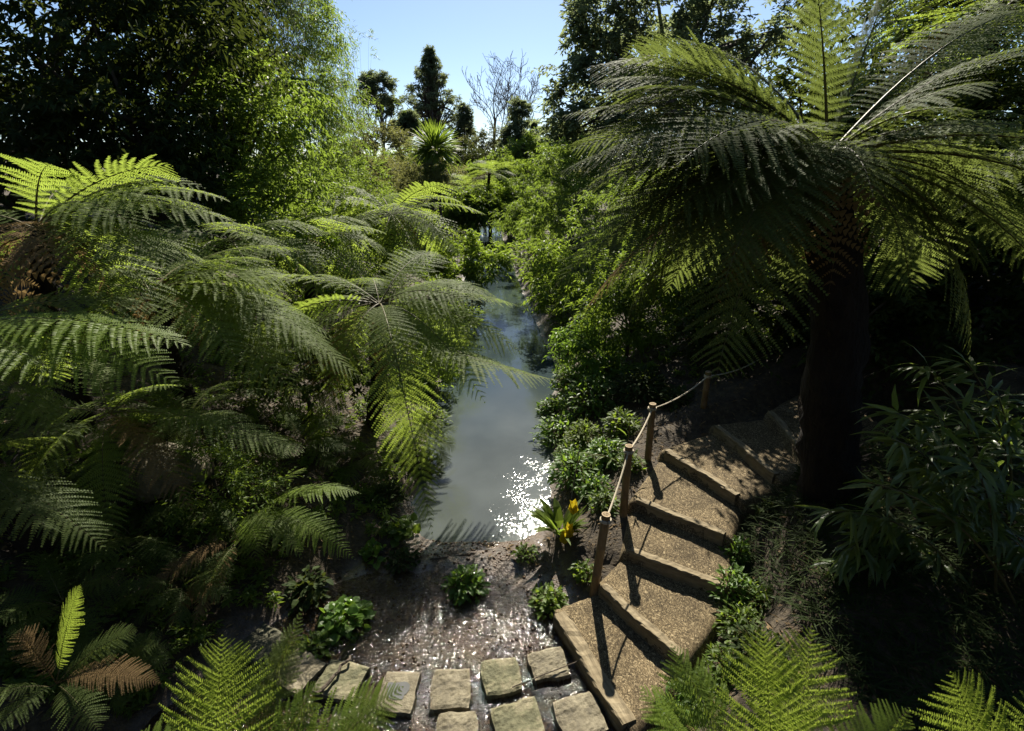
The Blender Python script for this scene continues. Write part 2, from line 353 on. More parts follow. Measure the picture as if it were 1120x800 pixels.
mb = MB()
for i in range(7):
    s = np.linspace(-.2, 1.2, 36); t = np.concatenate([[-.10, -.045], np.linspace(-.01, 1.0, 26)])
    S, T = np.meshgrid(s, t)
    lo = TL[i][None, None]*(1-S[..., None])+TR[i][None, None]*S[..., None]
    hi = TL[i+1][None, None]*(1-S[..., None])+TR[i+1][None, None]*S[..., None]
    Q = lo*(1-T[..., None])+hi*T[..., None]
    e = np.maximum(np.abs(S-.5)-.5, 0)/.10
    z = TZ[i]-.02+.03*T-.07*np.minimum(e, 1)**2-.55*np.maximum(e-1, 0)-.30*(T < -.08)-.03*(T < -.03)+.012*fnoise(Q[..., 0]*6, Q[..., 1]*6)+.008*fnoise(Q[..., 0]*30, Q[..., 1]*30, 2)
    Q[..., 2] = z; n = len(s)
    ii, jj = np.meshgrid(np.arange(len(t)-1), np.arange(n-1), indexing='ij'); k = ii*n+jj
    mb.add(Q.reshape(-1, 3), np.stack([k, k+1, k+n+1, k+n], -1).reshape(-1, 4))
pa = mb.build('path', M['path'], smooth=True); pa['kind'] = 'structure'

# ------------------------------------------------------------------ foliage generators
def leaf_faces(mb, pos, d, up, Ln, Wd, bend=.15, fold=.2, blade=False, mi=0):
    n = len(pos); d = nrm(d); s = nrm(np.cross(d, up)); u = np.cross(s, d)
    Ln = np.broadcast_to(Ln, (n,))[:, None]; Wd = np.broadcast_to(Wd, (n,))[:, None]; bend = np.broadcast_to(bend, (n,))[:, None]
    k = np.arange(n)[:, None]
    if not blade:
        v = np.stack([pos, pos+d*Ln*.42+s*Wd*.5+u*Wd*fold-u*bend*Ln*.1, pos+d*Ln-u*bend*Ln, pos+d*Ln*.42-s*Wd*.5+u*Wd*fold-u*bend*Ln*.1], 1)
        mb.add(v, k*4+np.array([[0, 1, 2, 3]]), mi)
    else:
        c1 = pos+d*Ln*.3-u*bend*Ln*.06; c2 = pos+d*Ln*.7-u*bend*Ln*.42
        v = np.stack([pos, c1+s*Wd*.5+u*Wd*fold, c1-s*Wd*.5+u*Wd*fold, c2+s*Wd*.38+u*Wd*fold*.7, c2-s*Wd*.38+u*Wd*fold*.7, pos+d*Ln-u*bend*Ln, c1, c2], 1)
        mb.add(v, np.concatenate([k*8+np.array([[6, 1, 3, 7]]), k*8+np.array([[2, 6, 7, 4]])]), mi)
        mb.v.append(np.zeros((0, 3)))
        base = mb.n-len(v)*8
        mb.f.append((np.concatenate([k*8+np.array([[0, 1, 6]]), k*8+np.array([[0, 6, 2]]), k*8+np.array([[7, 3, 5]]), k*8+np.array([[4, 7, 5]])])+base, mi))

def rdir(rng, n):
    return nrm(rng.normal(size=(n, 3)))

def sprays(mb, cen, rad, out, rng, twigs, lpt, leafL, leafW, droop=.3, ldroop=.3, blade=False, upb=.4, squash=.8, spread=1.0, mi=0):
    """leafy twigs round clump centres; out = outward direction of every clump"""
    nc = len(cen); rad = np.broadcast_to(rad, (nc,))
    c = np.repeat(cen, twigs, 0); r = np.repeat(rad, twigs)[:, None]; o = np.repeat(out, twigs, 0)
    d = nrm(rdir(rng, len(c))*spread+o*.8+A(0, 0, upb)); sz = A(1, 1, squash)
    st = c+rdir(rng, len(c))*r*.45*sz; tl = r*(.5+.6*rng.random((len(c), 1)))
    k = np.arange(lpt); t = (k+.5+.3*(rng.random((len(c), lpt))-.5))/lpt; t = t[..., None]
    p = st[:, None]+d[:, None]*tl[:, None]*t+A(0, 0, -1)*droop*tl[:, None]*t*t
    side = nrm(np.cross(d, A(0, 0, 1))+1e-6); sg = np.where((k % 2) == 0, 1, -1)[None, :, None]
    ld = d[:, None]*.7+side[:, None]*sg*.8+rng.normal(size=p.shape)*.35+A(0, 0, -ldroop)
    up = nrm(A(0, 0, 1)+rng.normal(size=p.shape)*.45+o[:, None]*.3)
    n = p.shape[0]*lpt; sc = .7+.6*rng.random(n)
    leaf_faces(mb, p.reshape(n, 3), ld.reshape(n, 3), up.reshape(n, 3), leafL*sc, leafW*sc, .1+.3*rng.random(n), .15, blade, mi)

def crown_clumps(c, r, n, rng, inner=.55, holes=.0, lower=-.6):
    d = rdir(rng, n*3); d = d[d[:, 2] > lower][:n]
    q = inner+(1-inner)*rng.random((len(d), 1))**.6
    bumps = 1+.22*np.sin(d[:, :1]*5+c[0])*np.sin(d[:, 1:2]*4+c[1]*1.3)+.15*np.sin(d[:, 2:3]*6+c[2])
    p = c+d*np.asarray(r)*q*bumps
    if holes:
        k = rng.random(len(p)) > holes; p = p[k]; d = d[k]
    return p, d

def tree(name, label, cat, base, height, crowns, leafmat_, seed, clump_r=.7, twigs=10, lpt=9, leafL=.14, leafW=.06, trunk_r=.18, bark='bark',
         group=None, droop=.3, ldroop=.3, blade=False, inner=.55, holes=0, limbs=8, lower=-.6, upb=.4, part='crown', squash=.8, spread=1.0):
    rng = np.random.default_rng(seed); base = np.asarray(base, float)
    t = thing(name, label, cat, base, group)
    tm = MB(); cm = MB()
    top = np.mean([np.asarray(c[0]) for c in crowns], 0)
    k = np.linspace(0, 1, 9)[:, None]
    pts = base-A(0, 0, .15)+(top-base)*k+A(.3, .2, 0)*np.sin(k*5+seed)*.3*k
    tube(tm, pts, trunk_r*(1.1-.8*k[:, 0]), 8, wob=.2, rng=rng)
    for c, r, n in crowns:
        p, d = crown_clumps(np.asarray(c, float), r, n, rng, inner, holes, lower)
        sprays(cm, p, clump_r*(.7+.6*rng.random(len(p))), d, rng, twigs, lpt, leafL, leafW, droop, ldroop, blade, upb, squash, spread)
        for q in p[rng.permutation(len(p))[:limbs]]:
            s = pts[rng.integers(3, 8)]; mid = (s+q)/2+A(0, 0, .12)*np.linalg.norm(q-s)
            tube(tm, bez(s, mid, q, np.linspace(0, 1, 7)), trunk_r*np.linspace(.38, .06, 7), 5)
    tm.build('trunk', M[bark], t, smooth=True); cm.build(part, M[leafmat_], t)
    return t

# ---- fern fronds: every frond is its own mesh with pinnae and pinnules
def frond_mesh(p0, p1, p2, width, rng, npin=34, npul=16, droop=.13, s0=.14, mat='fern', parent=None, name='frond', rw=.012, up=None, pw=.72, ref=None):
    Lr = np.linalg.norm(np.diff(bez(p0, p1, p2, np.linspace(0, 1, 12)), axis=0), axis=1).sum()
    if ref: npin = int(np.clip(npin*Lr/ref, 14, 75))
    s = np.linspace(s0, 1, npin)
    P = bez(p0, p1, p2, s); e = 1e-3
    T = nrm(bez(p0, p1, p2, np.clip(s+e, 0, 1))-bez(p0, p1, p2, s-e))
    upv = A(0, 0, 1) if up is None else up
    h = nrm((p2-p0)[None]); S = nrm(np.cross(T, upv)+1e-4*rng.normal(size=3)); tilt = rng.normal()*.22
    N = np.cross(S, T); S, N = S*math.cos(tilt)+N*math.sin(tilt), N*math.cos(tilt)-S*math.sin(tilt)
    q = (s-s0)/(1-s0)
    prof = np.clip(.42+q/.45*.58, 0, 1)*np.where(q > .4, np.clip(1-(np.maximum(q-.4, 0)/.6)**1.9, .02, 1), 1)
    sp = Lr*(1-s0)/npin
    mb = MB(); u = (np.arange(npul)+.4)/npul
    for sg in (1, -1):
        ang = np.radians(78-32*q)+rng.normal(size=npin)*.085+.12*rng.normal()
        ln = np.minimum(width, Lr*.42)*prof*(1+rng.normal(size=npin)*.07)*np.where(rng.random(npin) < .06, .3+.5*rng.random(npin), 1)
        dr = droop*(1+rng.normal(size=npin)*.25)
        D = np.cos(ang)[:, None]*T+np.sin(ang)[:, None]*sg*S
        U = u[None, :, None]; lnn = ln[:, None, None]
        C = P[:, None]+D[:, None]*lnn*U+T[:, None]*lnn*.10*U**2-N[:, None]*lnn*dr[:, None, None]*U**2-A(0, 0, 1)*lnn*.06*U**2
        t = nrm(D[:, None]+T[:, None]*.20*U-N[:, None]*2*dr[:, None, None]*U)
        qd = nrm(np.cross(t, N[:, None])); n2 = np.cross(qd, t)
        pl = sp*pw*(1-.75*u**1.6)[None]*np.clip(prof*1.4, .35, 1)[:, None]
        hw = (ln/npul*.47)[:, None]
        for s2 in (1, -1):
            d2 = nrm(qd*s2+t*.38+n2*(.18+.16*rng.normal(size=C.shape[:2])[..., None]))
            tip = C+d2*pl[..., None]
            a = C-t*hw[..., None]; b = C+t*hw[..., None]
            v = np.stack([a, a*.35+tip*.65-t*hw[..., None]*.1, tip+t*hw[..., None]*.35, b*.45+tip*.55+t*hw[..., None]*.25, b], 2).reshape(-1, 3)
            k = np.arange(len(v)//5)[:, None]*5
            mb.add(v, k+np.array([[0, 1, 2, 3, 4]]))
    ss = np.linspace(0, 1, 14)
    tube(mb, bez(p0, p1, p2, ss), rw*(1.05-ss), 5, 1)
    return mb.build(name, [M[mat], M['rachis'] if mat != 'fern_dead' else M['fern_dead']], parent)

def auto_frond(c, az, el, L, rng, sag=1.0):
    """control points of an arching frond that leaves the crown at azimuth az and elevation el"""
    h = A(math.sin(az), math.cos(az), 0); z = A(0, 0, 1)
    p1 = c+L*.52*(h*math.cos(el)+z*math.sin(el))
    e2 = el-math.radians(55)*sag
    p2 = p1+L*.52*(h*math.cos(e2)+z*math.sin(e2))
    return c+h*.05, p1, p2

def tree_fern(name, label, base, crown, n, L, seed, tips=(), el=(-15, 55), width=None, trunk_r=.11, mat='fern', npin=32, npul=13, dead=(), az=(0, 360),
              sag=1.0, group='tree ferns', trunk=True, skirt=0, pw=.72):
    rng = np.random.default_rng(seed); base = np.asarray(base, float); crown = np.asarray(crown, float)
    t = thing(name, label, 'tree fern' if trunk else 'fern', base, group)
    if trunk:
        tm = MB(); k = np.linspace(0, 1, 26)[:, None]
        pts = base-A(0, 0, .2)+(crown-base+A(0, 0, .2))*k+.05*np.stack([np.sin(k[:, 0]*7+seed), np.cos(k[:, 0]*6), k[:, 0]*0], 1)
        tube(tm, pts, trunk_r*(1.25-.45*k[:, 0]), 14, wob=.35, rng=rng)
        m = int(260*np.linalg.norm(crown-base)/2)          # old stalk stubs
        kk = rng.random(m); pp = base+(crown-base)*kk[:, None]; aa = rng.random(m)*6.283
        o = np.stack([np.cos(aa), np.sin(aa), aa*0], 1)
        leaf_faces(tm, pp+o*trunk_r*.8, nrm(o+A(0, 0, .9)), o, .10+.1*rng.random(m), .035, -.1)
        tm.build('trunk', M['fern_trunk'], t, smooth=True)
    W = width or L*.29
    for i in range(n):
        z = math.radians(az[0]+(az[1]-az[0])*((i+.35*rng.normal())/max(n, 1)))
        ee = math.radians(el[0]+(el[1]-el[0])*((i*.618) % 1))
        l = L*(.85+.25*rng.random())
        p0, p1, p2 = auto_frond(crown, z, ee, l, rng, sag*(.8+.4*rng.random()))
        sw = nrm(np.cross((p2-p0)[None], A(0, 0, 1)))[0]*l*.14*rng.normal(); p1 = p1+sw*.5; p2 = p2+sw
        old = trunk and ee < math.radians(6) and rng.random() < .12
        frond_mesh(p0, p1, p2, W*(.85+.25*rng.random()), rng, npin, npul, mat='fern_dead' if old else mat, parent=t, pw=pw, rw=L*.006, ref=L, name='dead_frond' if old else 'frond')
    for tp in tips:
        tip = np.asarray(tp[0], float); bulge = tp[1]; w_ = tp[2] if len(tp) > 2 else 1; m_ = tp[3] if len(tp) > 3 and tp[3] else mat
        d = tip-crown; p1 = crown+d*.5+A(0, 0, bulge*np.linalg.norm(d)) if len(tp) < 5 else tp[4]
        frond_mesh(crown, p1, tip, W*w_, rng, npin, npul, mat=m_, parent=t, pw=pw, name='dead_frond' if m_ == 'fern_dead' else 'frond', rw=L*.006, ref=L)
    for i in range(skirt):                                  # dead fronds hanging round the trunk
        z = rng.random()*6.283; h = A(math.sin(z), math.cos(z), 0); l = L*(.5+.3*rng.random())
        frond_mesh(crown-A(0, 0, .1), crown+h*l*.35+A(0, 0, .05), crown+h*l*.45-A(0, 0, l*.8), W*.6, rng, max(14, npin//2), 7, mat='fern_dead', parent=t, name='dead_frond', droop=.5, rw=L*.005)
    return t
# ------------------------------------------------------------------ steps, posts, rope
STEP_L = ['broad lowest step timber, beside the stepping stones', 'second step timber up, its left end by the lowest bamboo post',
          'third step timber up, lit on top with dark shade under it', 'fourth step timber up, level with the second bamboo post',
          'fifth step timber up, just above the tallest green weed clump', 'thin half shaded step timber, second from the top of the path',
          'topmost step timber in deep shade by the tree fern trunk']
for i in range(7):
    rng = np.random.default_rng(50+i); a, b = TL[i].copy(), TR[i].copy()
    wd = .155 if i == 0 else .095; hh = .20
    d = nrm((b-a)[None])[0]; bk = A(-d[1], d[0], 0)
    mb = MB(); n = 26; s = np.linspace(0, 1, n)
    sec = [(-.5, -1), (-.5, -.12), (-.46, -.03), (-.38, 0), (.38, 0), (.46, -.03), (.5, -.12), (.5, -1)]
    V = []
    for k in s:
        c = a+(b-a)*k
        j = rng.normal(size=(8, 2))*.004
        V.append([c+bk*(wd*q[0]+j[m, 0]+.008*math.sin(k*7+i))+A(0, 0, hh*q[1]+j[m, 1]+.006*math.sin(k*9+i*2)) for m, q in enumerate(sec)])
    V = np.array(V); ii, jj = np.meshgrid(np.arange(n-1), np.arange(7), indexing='ij'); kk = ii*8+jj
    mb.add(V, np.stack([kk, kk+8, kk+9, kk+1], -1).reshape(-1, 4))
    for e in (0, n-1): mb.add(V[e], [list(range(8))])
    o = mb.build('step_timber', M['timber'], base=(a+b)/2)
    # local grain runs along the timber
    ang = math.atan2(d[1], d[0]); co = np.empty(len(o.data.vertices)*3, np.float32); o.data.vertices.foreach_get('co', co); co = co.reshape(-1, 3)
    ca, sa = math.cos(-ang), math.sin(-ang); c2 = co.copy(); c2[:, 0] = co[:, 0]*ca-co[:, 1]*sa; c2[:, 1] = co[:, 0]*sa+co[:, 1]*ca
    o.data.vertices.foreach_set('co', c2.ravel()); o.rotation_euler = (0, 0, ang)
    tag(o, STEP_L[i], 'step', 'timber steps of the path')

POST = [((650, 637), (663, 563), .3), ((682, 560), (688, 488), .5), ((709, 498), (714, 442), .7), ((768, 455), (775, 407), .9), ((841, 412), (848, 386), 1.1)]
POST_L = ['lowest bamboo post, hollow end facing up, next to the second timber', 'second bamboo post up the path, rope running to both sides',
          'third bamboo post, tallest against the dark leaves', 'fourth bamboo post, standing in half shade where the path turns',
          'last bamboo post, dim in the deep shade beside the fern trunk']
TOPS = []
for i, (a, t, z) in enumerate(POST):
    b = PZ(*a, z); tp = PY(*t, b[1]); r = .048
    if i == 4: tp = tp+A(0, 0, .15)
    b[2] = min(b[2], G(b[0], b[1]))-.05
    o = thing('bamboo_post', POST_L[i], 'post', (b[0], b[1], b[2]), 'bamboo posts along the path')
    mb = MB(); h = tp[2]-b[2]; zs = [0]; rr = [r*1.05]
    for q in (.3, .62):
        zs += [h*q-.012, h*q, h*q+.012]; rr += [r, r*1.1, r*1.01]
    zs += [h]; rr += [r]
    pts = b+(tp-b)*(np.array(zs)/h)[:, None]
    tube(mb, pts, rr, 18); mb.build('pole', M['post'], o, smooth=True)
    mb = MB(); ax = nrm((tp-b)[None])[0]
    pr = np.array([tp, tp+ax*.004, tp+ax*.004, tp-ax*.004]); tube(mb, pr, [r*1.0, r*.98, r*.76, r*.74], 18); mb.build('cut_end', M['post_in'], o)
    mb = MB(); tube(mb, np.array([tp-ax*.003, tp-ax*.10, tp-ax*.101]), [r*.75, r*.72, .001], 18); mb.build('hollow', M['hollow'], o)
    TOPS.append(tp)
mb = MB()
start = TOPS[0]-A(0, 0, .06)
for i in range(4):
    p, q = TOPS[i]-A(0, 0, .07), TOPS[i+1]-A(0, 0, .07)
    s = np.linspace(0, 1, 24)[:, None]; L_ = np.linalg.norm(q-p)
    tube(mb, p+(q-p)*s-A(0, 0, 1)*.5*L_*.22*4*s*(1-s)*.5, .011, 6)
for tp in TOPS:
    a = np.linspace(0, 6.283, 17)
    for dz in (.06, .08): tube(mb, tp+np.stack([np.cos(a)*.055, np.sin(a)*.055, a*0-dz], 1), .010, 5)
rp = mb.build('rope', M['rope'], base=TOPS[2]); tag(rp, 'pale rope sagging from post to post beside the stepped path', 'rope')

# ------------------------------------------------------------------ stepping stones
STONES = [((600, 725), .36, .32, 12, 'square stepping stone nearest the lowest timber step', 0), ((548, 738), .36, .36, 10, 'stepping stone between the squarest stone and the one by the timber', 0),
          ((493, 752), .37, .40, 2, 'rough square stepping stone in the middle of the row', 0), ((435, 755), .34, .40, -4, 'stepping stone with a shiny puddle on its top', 0),
          ((373, 742), .42, .36, -12, 'stepping stone with fern shadow, left of the puddled one', 0), ((325, 732), .40, .38, -28, 'tilted pale stepping stone by a thick twig', 0),
          ((567, 790), .42, .40, 14, 'front row stepping stone cut by the bottom edge, left of its partner', 0), ((634, 782), .40, .38, 16, 'front row stepping stone tight against the lowest timber', 0),
          ((500, 800), .36, .36, 6, 'front row stepping stone, only a sliver in view at the bottom', 0),
          ((262, 675), .36, .34, -35, 'dark shaded stone slab, farther of the two by the ferns', 1), ((285, 702), .38, .36, -30, 'dark shaded stone slab, nearer of the two by the ferns', 1),
          ((207, 703), .52, .28, 20, 'long dim stone slab under the dead brown fronds', 1)]
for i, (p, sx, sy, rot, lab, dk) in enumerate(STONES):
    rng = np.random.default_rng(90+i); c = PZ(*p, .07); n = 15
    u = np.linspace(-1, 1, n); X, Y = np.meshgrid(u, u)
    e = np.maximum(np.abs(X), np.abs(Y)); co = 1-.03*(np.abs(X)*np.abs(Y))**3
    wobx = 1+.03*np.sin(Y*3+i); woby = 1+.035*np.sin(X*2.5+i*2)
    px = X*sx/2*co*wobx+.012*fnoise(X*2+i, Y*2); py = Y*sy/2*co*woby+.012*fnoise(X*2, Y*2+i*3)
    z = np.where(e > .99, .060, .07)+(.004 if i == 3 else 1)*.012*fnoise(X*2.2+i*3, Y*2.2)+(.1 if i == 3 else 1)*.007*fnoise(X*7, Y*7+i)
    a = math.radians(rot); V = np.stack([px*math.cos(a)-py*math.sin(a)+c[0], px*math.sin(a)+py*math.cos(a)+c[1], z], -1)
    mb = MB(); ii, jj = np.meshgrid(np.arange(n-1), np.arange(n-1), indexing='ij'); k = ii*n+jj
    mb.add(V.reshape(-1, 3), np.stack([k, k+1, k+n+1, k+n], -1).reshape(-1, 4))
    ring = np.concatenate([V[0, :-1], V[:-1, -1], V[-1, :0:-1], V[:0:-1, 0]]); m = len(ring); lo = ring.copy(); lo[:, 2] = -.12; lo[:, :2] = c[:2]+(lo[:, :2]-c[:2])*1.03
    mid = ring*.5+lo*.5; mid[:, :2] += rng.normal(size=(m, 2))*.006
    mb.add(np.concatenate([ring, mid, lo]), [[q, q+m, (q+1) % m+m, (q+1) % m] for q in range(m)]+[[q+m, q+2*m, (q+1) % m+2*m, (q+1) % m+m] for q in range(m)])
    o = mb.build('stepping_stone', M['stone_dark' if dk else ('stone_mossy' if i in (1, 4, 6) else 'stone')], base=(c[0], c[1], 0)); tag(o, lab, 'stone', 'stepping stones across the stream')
    if i == 3:
        t = np.arange(20)*6.283/20; rr = 1+.12*np.sin(t*3)+.08*np.cos(t*5)
        mb = MB(); mb.add(np.stack([c[0]+.0+np.sign(np.cos(t))*np.abs(np.cos(t))**.6*.10*rr, c[1]+np.sign(np.sin(t))*np.abs(np.sin(t))**.6*.085*rr, t*0+.0745], 1), [list(range(20))])
        mb.build('puddle', M['puddle'], o)

# wet pebbles of the stream
rng = np.random.default_rng(5); n = 1900
yy = 2.6+3.0*rng.random(n); xx = np.interp(yy, YS, XL)+.1+(np.interp(yy, YS, XR)-np.interp(yy, YS, XL)-.15)*rng.random(n)
sz = .006+.020*rng.random(n)**2.5
ico = A([0, 0, 1], [.89, 0, .2], [.28, .85, .2], [-.72, .53, .2], [-.72, -.53, .2], [.28, -.85, .2], [.5, .5, -.6], [-.6, .1, -.6], [.3, -.6, -.6])
fi = [[0, 1, 2], [0, 2, 3], [0, 3, 4], [0, 4, 5], [0, 5, 1], [1, 6, 2], [2, 6, 3], [3, 6, 7], [3, 7, 4], [4, 7, 8], [4, 8, 5], [5, 8, 1], [1, 8, 6]]
an = rng.random(n)*6.283; st = .7+.6*rng.random((n, 3))
v = ico[None]*st[:, None]*sz[:, None, None]*A(1, 1, .6); v = np.stack([v[..., 0]*np.cos(an)[:, None]-v[..., 1]*np.sin(an)[:, None], v[..., 0]*np.sin(an)[:, None]+v[..., 1]*np.cos(an)[:, None], v[..., 2]], -1)
v = v+np.stack([xx, yy, gz(xx, yy)+sz*.25], -1)[:, None]
mb = MB(); mb.add(v, (np.arange(n)[:, None, None]*9+np.array(fi)[None]).reshape(-1, 3))
o = mb.build('pebbles', M['pebble'], smooth=True); o['kind'] = 'stuff'; o['label'] = 'wet brown pebbles glinting in the shallow stream'

# leaf and twig litter on the banks
rng = np.random.default_rng(6); n = 26000
yy = 2.5+9*rng.random(n)**1.3; xx = -7+14*rng.random(n); zz = gz(xx, yy)
k = (zz > .05); tm = np.array([c[:2] for c in TC]); dm = np.min(np.hypot(xx[:, None]-tm[None, :, 0], yy[:, None]-tm[None, :, 1]), 1); k &= (dm > .62) | (rng.random(n) < .13)
xx, yy, zz = xx[k], yy[k], zz[k]; n = len(xx); a = rng.random(n)*6.283
d = np.stack([np.cos(a), np.sin(a), .25*rng.normal(size=n)], 1); up = nrm(A(0, 0, 1)+.35*rng.normal(size=(n, 3)))
Ln = .04+.10*rng.random(n)**2; Wd = np.where(rng.random(n) < .5, .006, .03*rng.random(n)+.008)
mb = MB(); leaf_faces(mb, np.stack([xx, yy, zz+.015], 1), d, up, Ln, Wd, .1)
o = mb.build('leaf_litter', M['straw']); o['kind'] = 'stuff'; o['label'] = 'dry leaf and twig litter on the banks'

# ground cover of both banks, leaf by leaf
rng = np.random.default_rng(8); n = 5200
yy = 3.2+66*rng.random(n)**2.2; xx = np.where(rng.random(n) < .55, -1, 1)*rng.random(n)*(5+yy*.32)
xl_ = np.interp(yy, YS, XL); xr_ = np.interp(yy, YS, XR)
k = ((xx < xl_-.15) | ((xx > xr_+.1) & (yy > 8.6)) | (yy > 57)) & (gz(xx, yy) > .03)
k &= ~((yy < 5.3) & (xx > -2.6))
dm = np.min(np.hypot(xx[:, None]-tm[None, :, 0], yy[:, None]-tm[None, :, 1]), 1); k &= dm > 1.0
xx, yy = xx[k], yy[k]; n = len(xx); sc = np.clip(yy/14, .55, 3)
mb = MB()
for lo_, hi_, q in ((0, 9, 0), (9, 20, 1), (20, 80, 2)):
    s_ = (yy >= lo_) & (yy < hi_); c_ = np.stack([xx[s_], yy[s_], gz(xx[s_], yy[s_])+.10*sc[s_]], 1)
    sprays(mb, c_, .30*sc[s_], np.tile(A(0, 0, 1), (len(c_), 1)), rng, 7, 7, (.07, .11, .22)[q], (.028, .045, .09)[q], .4, .4)
o = mb.build('ground_cover', M['mid_leaf']); o['kind'] = 'stuff'; o['label'] = 'low leafy ground cover on both banks'

# ------------------------------------------------------------------ tree ferns on the left bank
def gb(p): return A(p[0], p[1], G(p[0], p[1]))
cC = PY(415, 332, 8.0)
tree_fern('tree_fern', 'sunlit tree fern leaning over the pond, one frond hanging to the water', gb((-2.5, 8.3)), cC, 14, 2.1, 11,
          tips=[(PY(608, 416, 6.7), .28, 1.05, None, PY(500, 400, 6.9)), (PY(530, 440, 6.7), .30), (PY(474, 590, 5.6), .45, .95, 'fern', PY(424, 325, 5.75)), (PY(572, 388, 7.9), .22), (PY(568, 335, 8.6), .18),
                (PY(520, 335, 7.4), .26), (PY(456, 290, 9.5), .12), (PY(322, 535, 6.6), .20), (PY(345, 300, 8), .2), (PY(360, 440, 6.6), .3), (PY(470, 400, 7.0), .25)],
          el=(-20, 45), az=(-125, 125), npin=25, npul=22, trunk_r=.13, skirt=3)
cA = PY(40, 250, 5.6)
tree_fern('tree_fern', 'large tree fern at the upper left edge, backed by black shade', gb((-5.4, 5.7)), cA, 11, 2.0, 12,
          tips=[(PY(188, 182, 6.0), .22), (PY(250, 220, 5.7), .25), (PY(263, 247, 5.4), .22), (PY(212, 303, 4.9), .25), (PY(62, 300, 4.6), .3, .9, 'fern_dead'),
                (PY(56, 180, 5.2), .3), (PY(150, 250, 4.9), .3)], el=(-15, 45), az=(-110, 130), npin=25, npul=22, skirt=3)
cA2 = PY(-60, 360, 4.1)
tree_fern('tree_fern', 'low bright tree fern reaching in from the left edge at mid height', gb((-4.9, 4.2)), cA2, 6, 1.6, 13,
          tips=[(PY(208, 379, 4.1), .16, 1, 'fern_fresh'), (PY(196, 421, 3.9), .18, 1, 'fern_fresh'), (PY(70, 415, 3.7), .2, 1, 'fern_fresh')], el=(-15, 40), npin=25, npul=24)
cB = PY(165, 318, 6.4)
tree_fern('tree_fern', 'tree fern with layered olive fronds between the left edge and the pond fern', gb((-4.5, 6.6)), cB, 12, 2.0, 14,
          tips=[(PY(294, 285, 6.6), .22), (PY(306, 325, 6.0), .2, 1.1), (PY(374, 396, 5.9), .3, 1.1), (PY(366, 372, 6.3), .28), (PY(404, 423, 6.2), .25), (PY(265, 400, 5.2), .25), (PY(330, 445, 5.6), .3)],
          el=(-15, 40), az=(-120, 120), npin=25, npul=22, skirt=3)
tree_fern('tree_fern', 'distant tree fern spread over the pond bank below the palm', gb((-4.4, 17.6)), PY(428, 235, 17), 26, 3.1, 15, el=(-25, 45), npin=22, npul=12, skirt=2, trunk_r=.15)
tree_fern('tree_fern', 'mid distance tree fern in front of the left hand thicket', gb((-5.2, 13)), PY(335, 262, 12.5), 22, 2.3, 16, el=(-20, 50), npin=22, npul=12, skirt=2)
tree_fern('tree_fern', 'dim tree fern tucked below the bamboo thicket on the left', gb((-6.6, 9.5)), PY(250, 262, 9.3), 18, 1.9, 17, el=(-25, 40), npin=22, npul=12)
tree_fern('tree_fern', 'small far tree fern right of the palm with pale fronds', gb((-1.6, 38)), PY(535, 190, 38), 18, 2.2, 18, el=(-10, 60), npin=18, npul=8)
tree_fern('tree_fern', 'far tree fern low beside the end of the pond', gb((-2.6, 42)), PY(512, 205, 40), 18, 3.0, 19, el=(-20, 50), npin=18, npul=6)

# ground ferns on the left bank
gfk = dict(group='ground ferns', trunk=False)
tree_fern('ground_fern', 'bright ground fern above the round leaved plant on the left bank', gb((-2.75, 5.2)), PY(272, 565, 5.1), 9, .85, 21,
          tips=[(PY(394, 540, 4.9), .25, 1.1, 'fern_fresh'), (PY(388, 612, 4.6), .3, 1.1, 'fern_fresh'), (PY(282, 600, 4.4), .35, 1, 'fern_fresh'), (PY(335, 512, 5.5), .25), (PY(330, 610, 4.5), .35)], el=(-5, 60), npin=21, npul=18, **gfk)
tree_fern('ground_fern', 'fern with one long half brown frond over the bare soil', gb((-4.6, 5.0)), PY(118, 452, 4.9), 9, 1.1, 22,
          tips=[(PY(330, 498, 4.9), .18, 1.2), (PY(212, 562, 4.2), .3, 1, 'fern_dead'), (PY(120, 605, 3.9), .3)], el=(-10, 55), npin=22, npul=16, mat='fern', **gfk)
tree_fern('ground_fern', 'shadowy fern with combed fronds at the left edge', gb((-4.3, 3.5)), PY(-40, 505, 3.6), 6, 1.0, 23,
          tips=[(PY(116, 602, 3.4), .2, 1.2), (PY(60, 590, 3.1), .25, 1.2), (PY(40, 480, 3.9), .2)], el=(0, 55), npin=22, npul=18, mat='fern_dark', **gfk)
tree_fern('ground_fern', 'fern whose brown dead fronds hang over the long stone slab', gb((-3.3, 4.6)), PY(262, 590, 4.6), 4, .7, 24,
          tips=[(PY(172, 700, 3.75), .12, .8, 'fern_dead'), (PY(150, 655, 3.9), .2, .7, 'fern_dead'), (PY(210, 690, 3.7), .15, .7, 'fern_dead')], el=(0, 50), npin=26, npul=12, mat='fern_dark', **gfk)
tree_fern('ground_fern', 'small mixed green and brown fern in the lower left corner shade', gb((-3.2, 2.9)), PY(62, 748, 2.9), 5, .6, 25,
          tips=[(PY(88, 640, 3.0), .12, .9, 'fern_fresh'), (PY(150, 690, 3.1), .2), (PY(176, 748, 2.8), .25, .9, 'fern_dead'), (PY(-10, 800, 2.5), .2), (PY(20, 690, 2.9), .2, .9, 'fern_dead')], el=(0, 50), npin=26, npul=14, mat='fern_dark', **gfk)
